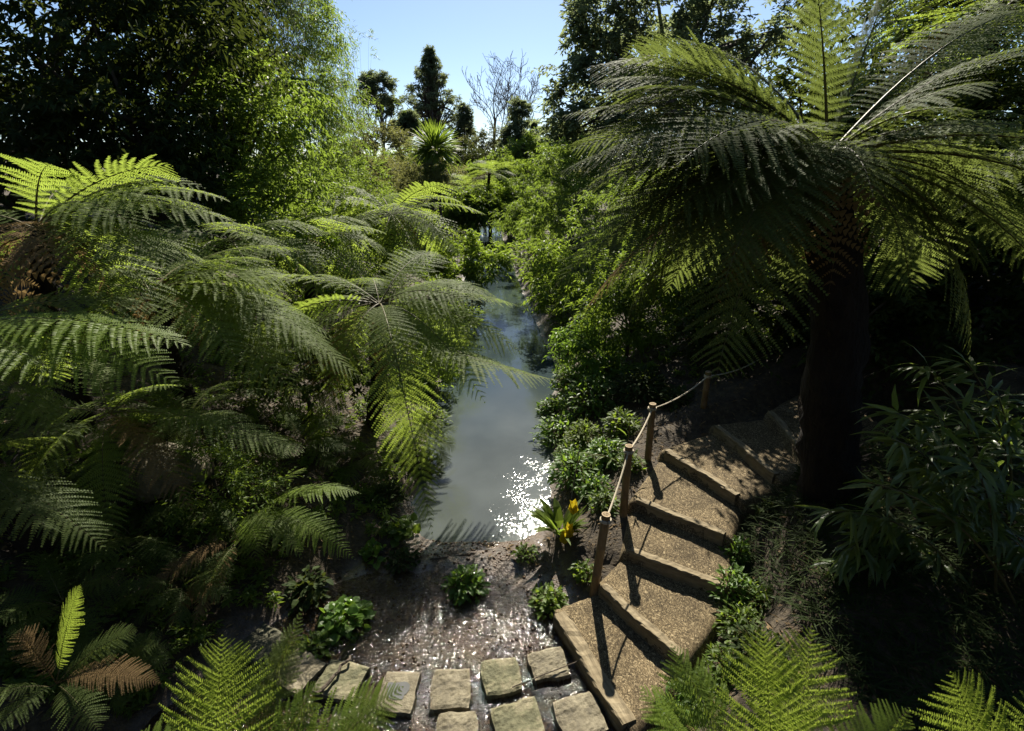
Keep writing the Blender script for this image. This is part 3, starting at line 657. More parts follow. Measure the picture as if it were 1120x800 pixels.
UN = [((150, 600), 4.6, .8, 'dim fern in the hollow under the dead fronds'), ((70, 660), 3.7, .7, 'dim fern between the lower left corner and the shaded bank'), ((200, 640), 4.1, .6, 'small dim fern just above the long stone slab'),
      ((330, 480), 6.2, .8, 'shade fern at the foot of the pond leaning tree fern'), ((400, 500), 6.6, .7, 'shade fern behind the hanging frond by the pond'), ((200, 450), 5.9, .9, 'olive fern over the bare soil patch'),
      ((40, 470), 4.6, .8, 'black green fern deep in the shade at the left edge'), ((300, 380), 7.4, .9, 'fern under the layered olive fronds near the pond fern trunk'), ((470, 470), 7.6, .6, 'shade fern at the water edge below the pond fern'), ((120, 720), 3.2, .5, 'little fern beside the lower left corner fern')]
for i, (p, y, l, lab) in enumerate(UN):
    c = PY(*p, y); c[2] = max(G(c[0], y)+.12, min(c[2], G(c[0], y)+.5))
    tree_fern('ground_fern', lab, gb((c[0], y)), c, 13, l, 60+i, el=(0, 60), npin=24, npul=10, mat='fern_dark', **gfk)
# foreground ferns below the viewpoint
ffk = dict(group='foreground ferns', trunk=True, trunk_r=.1, mat='fern_fresh', npin=38, npul=22, pw=.95)
def ff(name, label, px, y, tips, seed, az):
    c = PY(px, 960, y)
    tree_fern(name, label, gb((c[0], y)), c, 3, .5*y, seed, tips=[(PY(q[0], q[1], y*q[2]), *q[3:]) for q in tips], el=(5, 45), az=az, width=.17*y, group='foreground ferns', trunk=True, trunk_r=.08, mat='fern_fresh', npin=25, npul=26, pw=1.12)
ff('tree_fern', 'bright foreground fern at the bottom, left of the stepping stones', 230, 1.15, [(243, 696, 1.4, .05, 1.3), (155, 800, 1.2, .12, 1), (440, 752, 1.3, .12, 1.1), (350, 745, 1.35, .1, .8), (330, 668, 1.6, .1, .6, 'fern')], 31, (100, 320))
ff('tree_fern', 'bright foreground fern at the bottom right, several upright fronds', 850, .95, [(700, 752, 1.3, .14, 1), (735, 706, 1.45, .12, 1.05), (834, 688, 1.4, .08, 1.15), (888, 686, 1.45, .06, 1.25), (994, 775, 1.3, .12, 1)], 32, (60, 260))
ff('tree_fern', 'foreground fern cut off by the lower right corner', 1120, 1.0, [(1040, 736, 1.3, .08, 1.2), (1150, 760, 1.25, .1, 1)], 33, (60, 260))

# ------------------------------------------------------------------ great tree fern on the right
cR = PY(905, 172, 5.0)
tree_fern('tree_fern', 'great tree fern on the right with a black trunk and umbrella crown', gb((3.62, 4.85)), cR, 30, 2.6, 41,
          tips=[(PY(612, 128, 5.2), .20), (PY(622, 215, 5.0), .18), (PY(640, 75, 6.2), .22), (PY(660, 250, 4.9), .16), (PY(628, 165, 4.6), .2), (PY(700, 60, 6.8), .2), (PY(690, 290, 4.3), .2), (PY(618, 165, 5.6), .2), (PY(645, 205, 4.8), .2), (PY(655, 262, 4.4), .2), (PY(722, 245, 4.0), .22), (PY(760, 275, 3.9), .25), (PY(690, 110, 6.0), .2), (PY(745, 45, 6.4), .2), (PY(640, 110, 5.0), .24), (PY(660, 170, 4.3), .22), (PY(700, 215, 4.2), .22), (PY(735, 290, 4.1), .2), (PY(720, 75, 5.6), .2), (PY(775, 230, 3.9), .25), (PY(740, 180, 3.7), .26), (PY(1060, 120, 4.0), .25), (PY(1120, 150, 4.3), .25), (PY(1110, 240, 4.6), .22), (PY(1090, 90, 4.3), .25), (PY(800, 290, 4.2), .25, .8, 'fern_dead'), (PY(840, 285, 4.1), .2, .8),
                (PY(828, 158, 4.0), .24, .8), (PY(862, 215, 3.9), .3, .7), (PY(955, 215, 3.9), .3, .7), (PY(610, 190, 5.4), .2), (PY(680, 60, 5.8), .2), (PY(650, 90, 5.4), .22), (PY(893, -20, 4.6), .1, .62), (PY(975, -20, 5.0), .12, .62), (PY(1130, 50, 4.9), .2), (PY(1140, 10, 6), .2), (PY(1018, 278, 4.3), .15), (PY(1080, 300, 4.4), .25), (PY(1135, 200, 4.6), .25)],
          el=(-20, 22), az=(-128, 125), npin=40, npul=26, trunk_r=.24, skirt=3, mat='fern_old', width=.66)
tree_fern('tree_fern', 'second tree fern behind at the right edge, sunlit tips only', gb((8.2, 7.4)), PY(1170, 150, 7.0), 18, 2.3, 42, el=(-25, 45), npin=24, npul=14, skirt=2)
tree_fern('tree_fern', 'tree fern crown high above at the top right corner', gb((8.4, 9.6)), PY(1095, 10, 9.5), 18, 2.4, 43, el=(-20, 55), npin=24, npul=14)
# ------------------------------------------------------------------ thickets and trees, left side
def T(px, py, y): return PY(px, py, y)
TG = 'trees of the left thicket'
tree('broadleaf_tree', 'dark broadleaf tree filling the upper left corner', 'tree', gb((-12.3, 12.8)), 9,
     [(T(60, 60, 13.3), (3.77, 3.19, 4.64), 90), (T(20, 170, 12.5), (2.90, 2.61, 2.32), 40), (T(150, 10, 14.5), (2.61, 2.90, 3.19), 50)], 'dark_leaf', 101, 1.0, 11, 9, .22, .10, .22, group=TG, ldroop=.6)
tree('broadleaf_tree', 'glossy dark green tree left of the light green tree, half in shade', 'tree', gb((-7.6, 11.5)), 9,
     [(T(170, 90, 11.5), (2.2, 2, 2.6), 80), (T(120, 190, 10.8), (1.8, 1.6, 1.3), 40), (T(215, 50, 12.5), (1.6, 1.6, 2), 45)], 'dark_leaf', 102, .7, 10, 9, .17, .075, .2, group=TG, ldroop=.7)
tree('broadleaf_tree', 'leafy green tree with domed clumps above the layered ferns', 'tree', gb((-6.6, 12.5)), 6,
     [(T(240, 170, 12.2), (1.5, 1.4, 1.5), 55), (T(205, 205, 11.8), (1.2, 1.2, .9), 28), (T(275, 120, 13), (1.4, 1.4, 1.5), 45), (T(290, 190, 13), (1.1, 1.1, 1.2), 28)], 'light_leaf', 103, .55, 10, 9, .13, .06, .14, group=TG, ldroop=.6)
tree('bamboo_clump', 'tall sunlit yellow green bamboo at the right end of the left thicket', 'bamboo', gb((-11.5, 28.0)), 10,
     [(T(320, 60, 28.0), (2.42, 2.72, 5.15), 90), (T(300, 10, 28.8), (2.42, 2.42, 3.94), 50), (T(335, 150, 28.0), (2.27, 2.42, 3.33), 55), (T(295, 120, 25.7), (2.12, 2.12, 3.03), 40)], 'light_leaf', 104, 1.05, 14, 10, .24, .05, .05, group=TG, ldroop=.8, droop=.7)
tree('conifer', 'dark drooping conifer top between the leafy trees at the upper left', 'conifer', gb((-13.5, 24.0)), 12,
     [(T(255, -5, 24.0), (2.85, 2.70, 3.30), 60), (T(265, 30, 23.2), (1.80, 1.80, 2.70), 30)], 'needle', 105, 1.2, 12, 12, .16, .03, .2, group=TG, ldroop=1.4, droop=.9)
tree('bamboo_clump', 'feathery bamboo with thin culm tips leaning into the sky', 'bamboo', gb((-10.6, 32.0)), 8,
     [(T(352, 110, 32.0), (1.60, 2.04, 3.78), 45), (T(356, 170, 30.5), (2.18, 2.18, 2.62), 45), (T(345, 215, 29.1), (2.33, 2.04, 1.75), 40)], 'light_leaf', 106, 1.0, 13, 10, .24, .035, .05, group=TG, ldroop=.8, droop=.6)
t = tree('bamboo_clump', 'wispy bamboo culm tips standing clear against the sky', 'bamboo', gb((-8.5, 33.7)), 8,
     [(T(392, 50, 33.0), (0.76, 0.69, 1.10), 9), (T(380, 80, 33.0), (0.69, 0.69, 1.24), 9), (T(392, 95, 33.0), (0.69, 0.69, 0.82), 7), (T(372, 110, 33.0), (0.82, 0.82, 1.65), 14)], 'light_leaf', 107, .5, 7, 8, .2, .03, .03, group=TG, ldroop=.3, droop=.3)
SH = [('light green shrub below the feathery bamboo', (385, 205), 24, (1.8, 1.6, 1.4), 'light_leaf', .15, .05), ('olive shrub left of the palm, hazy and soft', (420, 175), 36, (3.2, 2, 2.2), 'olive_leaf', .22, .08),
      ('pale twiggy shrub straight behind the distant tree fern', (448, 205), 29, (2.2, 1.6, 1.3), 'olive_leaf', .15, .05), ('yellow green shrub on the left bank under the thicket', (352, 250), 16.5, (1.6, 1.4, 1.1), 'light_leaf', .13, .05),
      ('dark leafy shrub overhanging the water under the distant tree fern', (515, 288), 18.2, (1.3, 1.0, .8), 'mid_leaf', .2, .07), ('green shrub under the layered ferns by the thicket foot', (285, 240), 11.4, (1.3, 1.0, 1.0), 'mid_leaf', .12, .05),
      ('low shrub in the shade between the pond fern and the bank', (330, 400), 7.8, (.9, .8, .5), 'dark_leaf', .1, .045), ('bushy bank plant between the ground ferns', (235, 530), 5.3, (.65, .5, .4), 'mid_leaf', .07, .02)]
for i, (lab, p, y, r, m_, l, w_) in enumerate(SH):
    c = T(*p, y); tree('shrub', lab, 'shrub', gb((c[0], y)), 3, [(c, r, int(26+10*r[0]))], m_, 120+i, .38*r[0]**.6, 10, 9, l, w_, .05, group='shrubs of the left bank', inner=.4, limbs=5)

# ------------------------------------------------------------------ far trees
FT = 'trees on the skyline'
c = T(415, 112, 85)
tree('pine_tree', 'dark mop headed pine on a bare trunk, leftmost on the skyline', 'pine', gb((c[0], 85)), 12, [(c+A(0, 0, 1.2), (2.5, 2.2, 2.2), 60), (c+A(.5, 0, -.9), (.9, .9, .8), 7)], 'far_haze_needle', 140, .9, 14, 10, .5, .14, .35, group=FT)
c = T(472, 100, 80); rng = np.random.default_rng(141); cr = []
for k in range(11):
    q = k/10; zz = c[2]+4.6-8.6*q; ww = .35+5.8*q**.85*(.6+.6*rng.random())
    cr.append((A(c[0], 80, zz), (.25+ww*.14, .25+ww*.14, .4), 2))
    for j in range(9):
        a = j*.7+k*.6+.4*rng.normal(); e_ = ww*(.35+.75*rng.random()); cr.append((A(c[0]+math.cos(a)*e_, 80+math.sin(a)*e_, zz-.12*e_+.25*rng.normal()), (.35+ww*.13, .35+ww*.13, .2), 3))
tree('conifer', 'ragged pointed conifer in the middle of the skyline', 'conifer', gb((c[0], 80)), 12, cr, 'far_haze_needle', 141, .5, 7, 7, .42, .12, .35, group=FT, limbs=2, inner=.2)
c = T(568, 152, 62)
tree('conifer', 'dense dark rounded cone tree right of the bare trees', 'conifer', gb((c[0], 62)), 8, [(c+A(0, 0, -3.6), (2.3, 2, 1.8), 60), (c+A(0, 0, -1.5), (2.2, 2, 2.2), 80), (c+A(0, 0, .8), (1.5, 1.4, 2), 45), (c+A(0, 0, 2.4), (.8, .8, 1.4), 20)], 'far_haze_needle', 142, .6, 12, 10, .3, .12, .25, group=FT, inner=.75)
for i, (p, y, r, lab) in enumerate([((508, 148), 75, (1.4, 1.2, 2.6), 'slim dark conifer just left of the bare trees'), ((436, 150), 70, (.9, .9, 1.3), 'small dark conifer between the pine and the pointed conifer'), ((447, 140), 66, (1.1, 1.2, 1.3), 'little bushy evergreen at the foot of the pointed conifer')]):
    c = T(*p, y); tree('conifer', lab, 'conifer', gb((c[0], y)), 6, [(c, r, 40), (c+A(0, 0, r[2]*.8), (r[0]*.5, r[0]*.5, r[2]*.6), 16)], 'far_haze_needle', 143+i, .6, 12, 9, .4, .12, .2, group=FT)

def bare_tree(name, label, base, trunk_top, spread, seed, r0=.2, depth=5, bark='bark_pale', buds=None):
    rng = np.random.default_rng(seed); t = thing(name, label, 'bare tree', base, FT); tm = MB(); bm = MB(); tips = []
    def br(mb, p, d, l, r, k):
        n = 5; pts = [p]
        for i in range(n):
            d = nrm((d+rng.normal(size=3)*.13+A(0, 0, .08))[None])[0]; pts.append(pts[-1]+d*l/n)
        r = max(r, .028); tube(mb, np.array(pts), np.linspace(r, max(.022, r*.6), n+1), 5 if k < 2 else 3)
        if k >= depth: tips.append(pts[-1]); return
        for j in range(rng.integers(2, 4) if k else 4):
            q = pts[rng.integers(2, n+1)] if j else pts[-1]
            d2 = nrm((d+rdir(rng, 1)[0]*spread*(1+.12*k)+A(0, 0, .12))[None])[0]
            br(bm, q, d2, l*((.5 if k == 0 else .62)+.2*rng.random()), r*.55, k+1)
    br(tm, np.asarray(base, float), nrm((np.asarray(trunk_top)-base)[None])[0], np.linalg.norm(np.asarray(trunk_top)-base), r0, 0)
    tm.build('trunk', M[bark], t); bm.build('branches', M[bark], t)
    if buds:
        tp = np.array(tips); lm = MB(); sprays(lm, tp, .5, rdir(rng, len(tp)), rng, 3, 4, .2, .09); lm.build('foliage', M[buds], t)
    return t
for i, (px, y, lab, top) in enumerate([(528, 78, 'tall bare tree with a fine twig dome, left of the two', (528, 156)), (553, 74, 'bare forked tree leaning right, beside the twig domed one', (556, 160))]):
    c = T(px, 175, y); b = gb((c[0], y)); bare_tree('bare_tree', lab, b, T(*top, y), .6, 163+i, .30, 6)
c = T(398, 190, 45); bare_tree('bare_tree', 'small crooked budding tree below the mop headed pine', gb((c[0], 45)), T(398, 158, 45), 1.0, 153, .16, 4, 'bark', 'light_leaf')

# hedge of mixed shrubs closing the valley
FS = [((400, 188), 55, (3.5, 2, 2.0), 'olive_leaf'), ((440, 178), 58, (3.2, 2, 2.4), 'mid_leaf'), ((500, 172), 60, (3.0, 2, 2.4), 'dark_leaf'), ((530, 160), 66, (3.5, 2, 2.8), 'olive_leaf'), ((552, 185), 52, (2.6, 2, 2.0), 'mid_leaf'),
      ((590, 168), 58, (3.6, 2, 3.4), 'mid_leaf'), ((498, 200), 46, (2.0, 1.6, 1.4), 'olive_leaf'), ((535, 212), 50, (2.4, 1.5, 1.2), 'dark_leaf'), ((520, 195), 48, (1.6, 1.5, 1.5), 'light_leaf'), ((372, 172), 50, (2.6, 2, 2.4), 'light_leaf'), ((470, 200), 43, (2.4, 1.6, 1.3), 'olive_leaf'), ((515, 232), 35, (1.7, 1.2, 1.0), 'mid_leaf'), ((556, 226), 38, (1.8, 1.2, 1.2), 'mid_leaf'), ((690, 140), 40, (5.5, 2, 3.6), 'olive_leaf')]
FSL = ['greyish shrub below the skyline pine', 'mid green bush behind the palm on its left', 'dark bush directly right of the palm head', 'olive bush under the bare trees', 'green bush at the foot of the dark cone tree', 'tall bush joining the cone tree to the right bank',
       'rounded olive bush beside the palm stems', 'low dark bush closing the far end of the pond', 'small yellow green bush in front of the olive ones', 'light green bush behind the wispy bamboo', 'soft olive bush right under the palm head', 'mid green bush over the end of the water', 'leafy bush on the far right corner of the water', 'tall olive thicket behind the feathery mass on the right']
for i, ((p, y, r, m_), lab) in enumerate(zip(FS, FSL)):
    c = T(p[0], p[1]+(9 if y > 44 else 0), y); tree('shrub', lab, 'shrub', gb((c[0], y)), 4, [(c, r, 95)], m_, 160+i, .75, 9, 8, .28, .11, .08, group='bushes closing the valley', limbs=3, inner=.45)
# the woods beyond the valley, in one mass with an added unseen ring
rng = np.random.default_rng(171); mb = MB(); n = 700
xx = -120+240*rng.random(n); yy = 85+35*rng.random(n); p = np.stack([xx, yy, 1.5+4.8*rng.random(n)+1.6*fnoise(xx*.2, yy*.1)], 1)
sprays(mb, p, 2.0, np.tile(A(0, -.3, 1), (n, 1)), rng, 9, 8, .8, .4)
n = 900; aa = np.radians(128+284*rng.random(n)-40); rr = 16+9*rng.random(n); p = np.stack([np.sin(aa)*rr*1.1, np.cos(aa)*rr, 15*rng.random(n)], 1)  # unseen ring beside and behind the camera, added to cut sky fill
p = p[(p[:, 1] < 9)]
sprays(mb, p, 1.8, nrm(-p*A(1, 1, 0)), rng, 9, 8, .6, .4)
o = mb.build('woods', M['olive_leaf']); o['kind'] = 'stuff'; o['label'] = 'woods beyond the valley, plus an unseen foliage ring added against sky fill'

# cabbage palm
c = T(475, 166, 31); b = gb((c[0]+.1, 31)); t = thing('cabbage_palm', 'spiky mop headed cabbage palm on two thin stems, standing alone', 'palm', b)
rng = np.random.default_rng(180)
for k, dx in enumerate((-.35, .3)):
    tm = MB(); s = np.linspace(0, 1, 10)[:, None]; h = c-A(0, 0, .3)+A(dx*.4, 0, 0)
    tube(tm, (b+A(dx*.6-.1, 0, -.1))*(1-s)+h*s+A(.15*dx, 0, 0)*np.sin(s*3), .09, 7); tm.build('trunk', M['bark'], t, smooth=True)
lm = MB(); n = 620; d = rdir(rng, n); d[:, 2] = d[:, 2]*.9+.18; d = nrm(d)
leaf_faces(lm, c+A(0, 0, .1)+d*.2*A(1, 1, 1), d, nrm(A(0, 0, 1)+.3*rng.normal(size=(n, 3))), 1.25+.3*rng.random(n), .08, .22+.25*(d[:, 2] < .1), .1, True)
lm.build('foliage', M['mid_leaf'], t)
lm = MB(); n = 220; a = rng.random(n)*6.283; d = nrm(np.stack([np.cos(a)*.55, np.sin(a)*.55, -1+.3*rng.random(n)], 1))
leaf_faces(lm, c+A(0, 0, -.1)+d*.2, d, np.stack([np.cos(a), np.sin(a), a*0], 1), 1.5+.5*rng.random(n), .08, .1, .1, True); lm.build('dead_leaf_skirt', M['olive_leaf'], t)

# ------------------------------------------------------------------ right bank
RG = 'thicket of the right bank'
RS = [('airy light green bamboo at the far right bend of the pond', (585, 235), 27, [(0, 0, 0, 1.8, 1.6, 1.7, 45), (1.4, 1, .9, 1.4, 1.4, 1.4, 30)], 'light_leaf', .17, .045),
      ('pale feathery bamboo mass below the big dark tree', (625, 205), 21, [(0, 0, 0, 1.8, 1.6, 1.7, 50), (1.5, .5, .6, 1.6, 1.4, 1.6, 40), (-.7, -.5, -1.3, 1.1, 1.0, .9, 24)], 'light_leaf', .16, .045),
      ('leafy green shrub leaning over the water on the right bank', (615, 290), 15.5, [(0, 0, 0, 1.0, 1.0, 1.1, 32), (-.2, -.8, -.7, .8, .8, .6, 20)], 'mid_leaf', .14, .05),
      ('mounded bamboo shrub between the feathery mass and the great fern', (690, 250), 14, [(0, 0, 0, 1.5, 1.2, 1.3, 50), (.9, .3, .5, 1.2, 1, 1.1, 36)], 'light_leaf', .14, .04),
      ('glossy shrub cascading in front of the dark hollow, right of the pond', (690, 320), 10.8, [(0, 0, 0, 1.1, .9, .9, 46), (.9, .2, .4, 1.0, .9, .9, 38), (-.5, -.4, -.5, .7, .6, .6, 22)], 'mid_leaf', .11, .04),
      ('bushy shrub below the left fronds of the great fern', (770, 290), 10, [(0, 0, 0, 1.0, .9, .9, 40), (.2, -.2, -.6, .9, .8, .6, 24)], 'mid_leaf', .11, .042),
      ('low leafy bank plant by the water on the right', (640, 385), 10.2, [(0, 0, 0, .6, .6, .5, 24)], 'bright_leaf', .10, .04)]
for i, (lab, p, y, cs, m_, l, w_) in enumerate(RS):
    c = T(*p, y); tree('bamboo_shrub' if 'bamboo' in lab else 'shrub', lab, 'shrub', gb((c[0], y)), 4, [(c+A(*q[:3]), q[3:6], q[6]) for q in cs], m_, 200+i, .45, 11, 9, l, w_, .05, group=RG, inner=.45, ldroop=.6, droop=.5)
c = T(655, 95, 31)
tree('broadleaf_tree', 'big dark tree towering behind the great fern, one heavy limb showing', 'tree', gb((13, 32)), 16,
     [(c+A(0, 0, -1), (2.8, 2.5, 4.2), 75), (T(700, 20, 32), (4, 3, 3.2), 70), (T(640, 150, 30), (2.2, 2, 2.2), 35), (T(830, 25, 33), (4.2, 3, 3.0), 55), (T(760, 70, 33), (3.5, 3, 3), 45), (T(655, 30, 31), (2.2, 2.2, 3), 30)], 'far_haze_needle', 210, 1.0, 11, 9, .32, .14, .5, holes=.1, limbs=7, droop=.4, group=RG)
lim = MB(); 
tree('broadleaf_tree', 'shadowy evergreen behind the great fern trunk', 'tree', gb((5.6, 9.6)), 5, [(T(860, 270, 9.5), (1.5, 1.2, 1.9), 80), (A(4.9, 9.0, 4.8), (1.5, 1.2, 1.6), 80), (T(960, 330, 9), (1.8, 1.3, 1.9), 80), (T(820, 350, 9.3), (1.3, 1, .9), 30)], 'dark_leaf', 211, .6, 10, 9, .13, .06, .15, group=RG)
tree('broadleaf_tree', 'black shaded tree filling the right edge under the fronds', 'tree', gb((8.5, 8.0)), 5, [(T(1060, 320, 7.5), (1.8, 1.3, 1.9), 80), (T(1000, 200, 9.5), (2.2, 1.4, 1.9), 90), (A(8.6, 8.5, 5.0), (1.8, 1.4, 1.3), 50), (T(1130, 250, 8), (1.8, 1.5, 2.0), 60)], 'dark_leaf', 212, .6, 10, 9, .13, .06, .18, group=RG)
tree('broadleaf_tree', 'tall dark tree out of the great fern crown at the upper right', 'tree', gb((9.5, 13)), 9, [(T(1040, 100, 12.5), (3.2, 2, 3.0), 90), (T(1010, 230, 11.5), (3, 1.6, 2.2), 70), (T(1150, 20, 13), (2.2, 2, 1.6), 50)], 'dark_leaf', 213, .8, 10, 9, .17, .08, .25, group=RG)

# broad leaved bamboo at the right edge
def blade_plant(name, label, base, culms, mat, seed, L, W, n, cat='bamboo', droop=.5, group=None, stalk='rachis'):
    rng = np.random.default_rng(seed); t = thing(name, label, cat, base, group); sm = MB(); lm = MB()
    for tip in culms:
        tip = np.asarray(tip, float); st = np.asarray(base)+rng.normal(size=3)*A(.15, .15, 0)-A(0, 0, .1); mid = (st*.55+tip*.45)+A(0, 0, .25*np.linalg.norm(tip-st))
        s = np.linspace(0, 1, 10); pts = bez(st, mid, tip, s); tube(sm, pts, np.linspace(.011, .004, 10), 5)
        k = .35+.65*rng.random(n)**.8; p = bez(st, mid, tip, k); tg = nrm(bez(st, mid, tip, np.clip(k+.02, 0, 1.1))-p)
        sd = rdir(rng, n)*A(1, 1, .5); d = nrm(tg*.7+sd*.9+A(0, 0, -droop*rng.random()))
        leaf_faces(lm, p+sd*.03, d, nrm(A(0, 0, 1)+.35*rng.normal(size=(n, 3))), L*(.65+.5*rng.random(n)), W*(.7+.5*rng.random(n)), .25+.35*rng.random(n), .12, True)
    sm.build('stem', M[stalk], t); lm.build('foliage', M[mat], t); return t
for i, (p, y, tips, lab) in enumerate([((1060, 640), 3.9, [(1010, 400), (1055, 395), (1090, 430), (975, 450), (1020, 450), (1100, 470), (990, 500)], 'broad leaved bamboo at the right edge, upper tuft against the black shade'),
                                      ((1090, 700), 3.4, [(975, 480), (1010, 510), (1060, 500), (1100, 540), (960, 530), (1110, 590), (1040, 560)], 'broad leaved bamboo at the right edge, drooping middle tuft'),
                                      ((1000, 700), 3.7, [(905, 560), (930, 600), (960, 570), (990, 600), (910, 620), (1030, 620), (1070, 640)], 'low broad leaved bamboo spreading from the fern trunk foot')]):
    b = T(*p, y); b = gb((b[0], y)); blade_plant('broad_bamboo', lab, b, [T(q[0], q[1], y-.2+.4*R.random()) for q in tips], 'bamboo_leaf', 230+i, .27, .042, 46, group='broad leaved bamboo clumps')

# shaded grass on the right slope
rng = np.random.default_rng(240); n = 15000; yy = 2.0+3.6*rng.random(n); xx = 2.6+.2*(4.6-yy)*.5+3.4*rng.random(n)
tm_ = np.array([c[:2] for c in TC]); k = np.min(np.hypot(xx[:, None]-tm_[None, :, 0], yy[:, None]-tm_[None, :, 1]), 1) > .72
xx, yy = xx[k], yy[k]; n = len(xx); a = rng.random(n)*6.283
d = nrm(np.stack([np.cos(a), np.sin(a), .35+.6*rng.random(n)], 1)); mb = MB()
leaf_faces(mb, np.stack([xx, yy, gz(xx, yy)-.01], 1), d, nrm(A(0, 0, 1)+.2*rng.normal(size=(n, 3))), .14+.16*rng.random(n), .012, .5, .1, True)
o = mb.build('grass', M['dark_leaf']); o['kind'] = 'stuff'; o['label'] = 'dark grassy ground cover on the shaded right slope'

# ------------------------------------------------------------------ small plants by stream and path
def herb(name, label, c, r, h, mat, seed, n=130, L=.07, W=.06, cat='plant', group=None, up=.5, blade=False, fold=.12):
    rng = np.random.default_rng(seed); b = on(c); t = thing(name, label, cat, b, group); sm = MB(); lm = MB()
    d = rdir(rng, n); d[:, 2] = np.abs(d[:, 2]); p = b+d*A(r, r, h)*(.45+.55*rng.random((n, 1)))+A(0, 0, .02)
    for q in p[::3]: tube(sm, bez(b+rng.normal(size=3)*A(.2*r, .2*r, 0), (b+q)/2+A(0, 0, .3*h), q, np.linspace(0, 1, 5)), .004, 4)
    ld = nrm(d*A(1, 1, .3)+rng.normal(size=(n, 3))*.4+A(0, 0, .1)); sc = .55+.8*rng.random(n)
    leaf_faces(lm, p-ld*L*.3, ld, nrm(A(0, 0, 1)*up*2+d*.6+rng.normal(size=(n, 3))*.35), L*sc, W*sc, .2, fold, True if blade is None else blade)
    sm.build('stem', M['rachis'], t); lm.build('foliage', M[mat], t); return t
SG = 'leafy plants by the stream'
herb('stream_plant', 'round leaved bright plant at the left edge of the wet gravel', PZ(376, 668, .15), .30, .22, 'bright_leaf', 300, 170, .10, .09, group=SG, blade=None)
herb('stream_plant', 'dark green leafy clump in the middle of the stream mouth', PZ(510, 640, .05), .27, .24, 'bright_leaf', 301, 260, .08, .05, group=SG, blade=None)
herb('stream_plant', 'small leafy clump on bare soil left of the lowest post', PZ(600, 650, .15), .22, .20, 'mid_leaf', 302, 260, .07, .04, group=SG, blade=None)
herb('stream_plant', 'two leaved seedling clump behind the round leaved plant', PZ(410, 608, .1), .16, .22, 'bright_leaf', 303, 36, .11, .10, group=SG, blade=None)
herb('stream_plant', 'pale speckled small flowered plant at the pond edge', PZ(470, 560, .05), .28, .14, 'light_leaf', 304, 300, .035, .03, group=SG)
herb('stream_plant', 'shaded round leaved plant beside the hanging frond tip', PZ(440, 580, .1), .25, .25, 'mid_leaf', 305, 60, .12, .11, group=SG, blade=None)
herb('water_plant', 'floating leaf cluster alone on the pond', PZ(519, 566, 0), .07, .05, 'bright_leaf', 306, 16, .06, .05, group=SG)
herb('water_plant', 'small dark leaf tuft in the glittering water', PZ(548, 572, 0), .05, .08, 'mid_leaf', 307, 12, .06, .04, group=SG)
PGp = 'weeds along the path'
for i, (p, z, r, h, n, m_, lab) in enumerate([((806, 610), .85, .24, .42, 420, 'bright_leaf', 'tallest weed clump at the right end of the fourth timber'), ((818, 655), .72, .26, .32, 420, 'mid_leaf', 'weed clump at the right end of the third timber'),
                                             ((806, 705), .6, .28, .22, 420, 'mid_leaf', 'low weeds at the right edge of the woodchip path'), ((745, 752), .4, .26, .2, 360, 'bright_leaf', 'weeds behind the tips of the bottom right fern'),
                                             ((812, 568), .95, .18, .28, 260, 'bright_leaf', 'small fresh weed tuft by the end of the fifth timber'), ((835, 690), .8, .3, .24, 380, 'dark_leaf', 'dark weeds spreading right of the third timber weeds'),
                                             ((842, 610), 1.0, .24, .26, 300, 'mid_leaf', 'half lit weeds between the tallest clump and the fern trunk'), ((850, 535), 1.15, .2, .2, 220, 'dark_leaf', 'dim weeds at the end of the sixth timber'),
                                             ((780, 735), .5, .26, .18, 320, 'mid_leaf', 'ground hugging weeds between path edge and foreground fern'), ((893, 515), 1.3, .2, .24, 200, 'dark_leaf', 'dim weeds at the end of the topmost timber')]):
    herb('weed_clump', lab, PZ(*p, z), r, h, m_, 320+i, n, .07, .026, group=PGp, blade=None)
for i, (p, z, r, h, n, m_, L_, lab) in enumerate([((335, 640), .2, .28, .3, 200, 'dark_leaf', .10, 'dark leafy plant behind the round leaved bright plant'), ((345, 700), .12, .2, .16, 120, 'mid_leaf', .07, 'small plant squeezed between the puddled stone row and the bright round plant'),
                                                 ((440, 615), .04, .22, .14, 180, 'dark_leaf', .06, 'low dark weeds on the mud between stream and pond'), ((575, 612), .05, .16, .12, 140, 'mid_leaf', .05, 'low seedlings on the mud before the glittering water'), ((640, 620), .3, .18, .16, 160, 'mid_leaf', .06, 'small weeds at the foot of the lowest post')]):
    herb('stream_plant', lab, PZ(*p, z), r, h, m_, 440+i, n, L_, L_*.6, group=SG, blade=None)
for i, (p, y, r, m_, lab) in enumerate([((478, 405), 10.6, .5, 'mid_leaf', 'shrubby plant at the waterline behind the long reaching frond'), ((486, 372), 12.6, .6, 'light_leaf', 'light green plant at the waterline farther up the left bank'), ((498, 340), 15.0, .7, 'mid_leaf', 'waterline plant where the pond narrows on the left'), ((505, 312), 17.6, .8, 'dark_leaf', 'dark waterline plant below the overhanging shrub')]):
    b_ = on((float(np.interp(y, YS, XL))-.05, y)); tree('shrub', lab, 'shrub', b_, 1, [(b_+A(-.1, 0, .35), (r*1.2, r, .55), 30)], m_, 430+i, .3, 9, 8, .12, .045, .03, group='shrubs of the left bank', inner=.35, limbs=3)
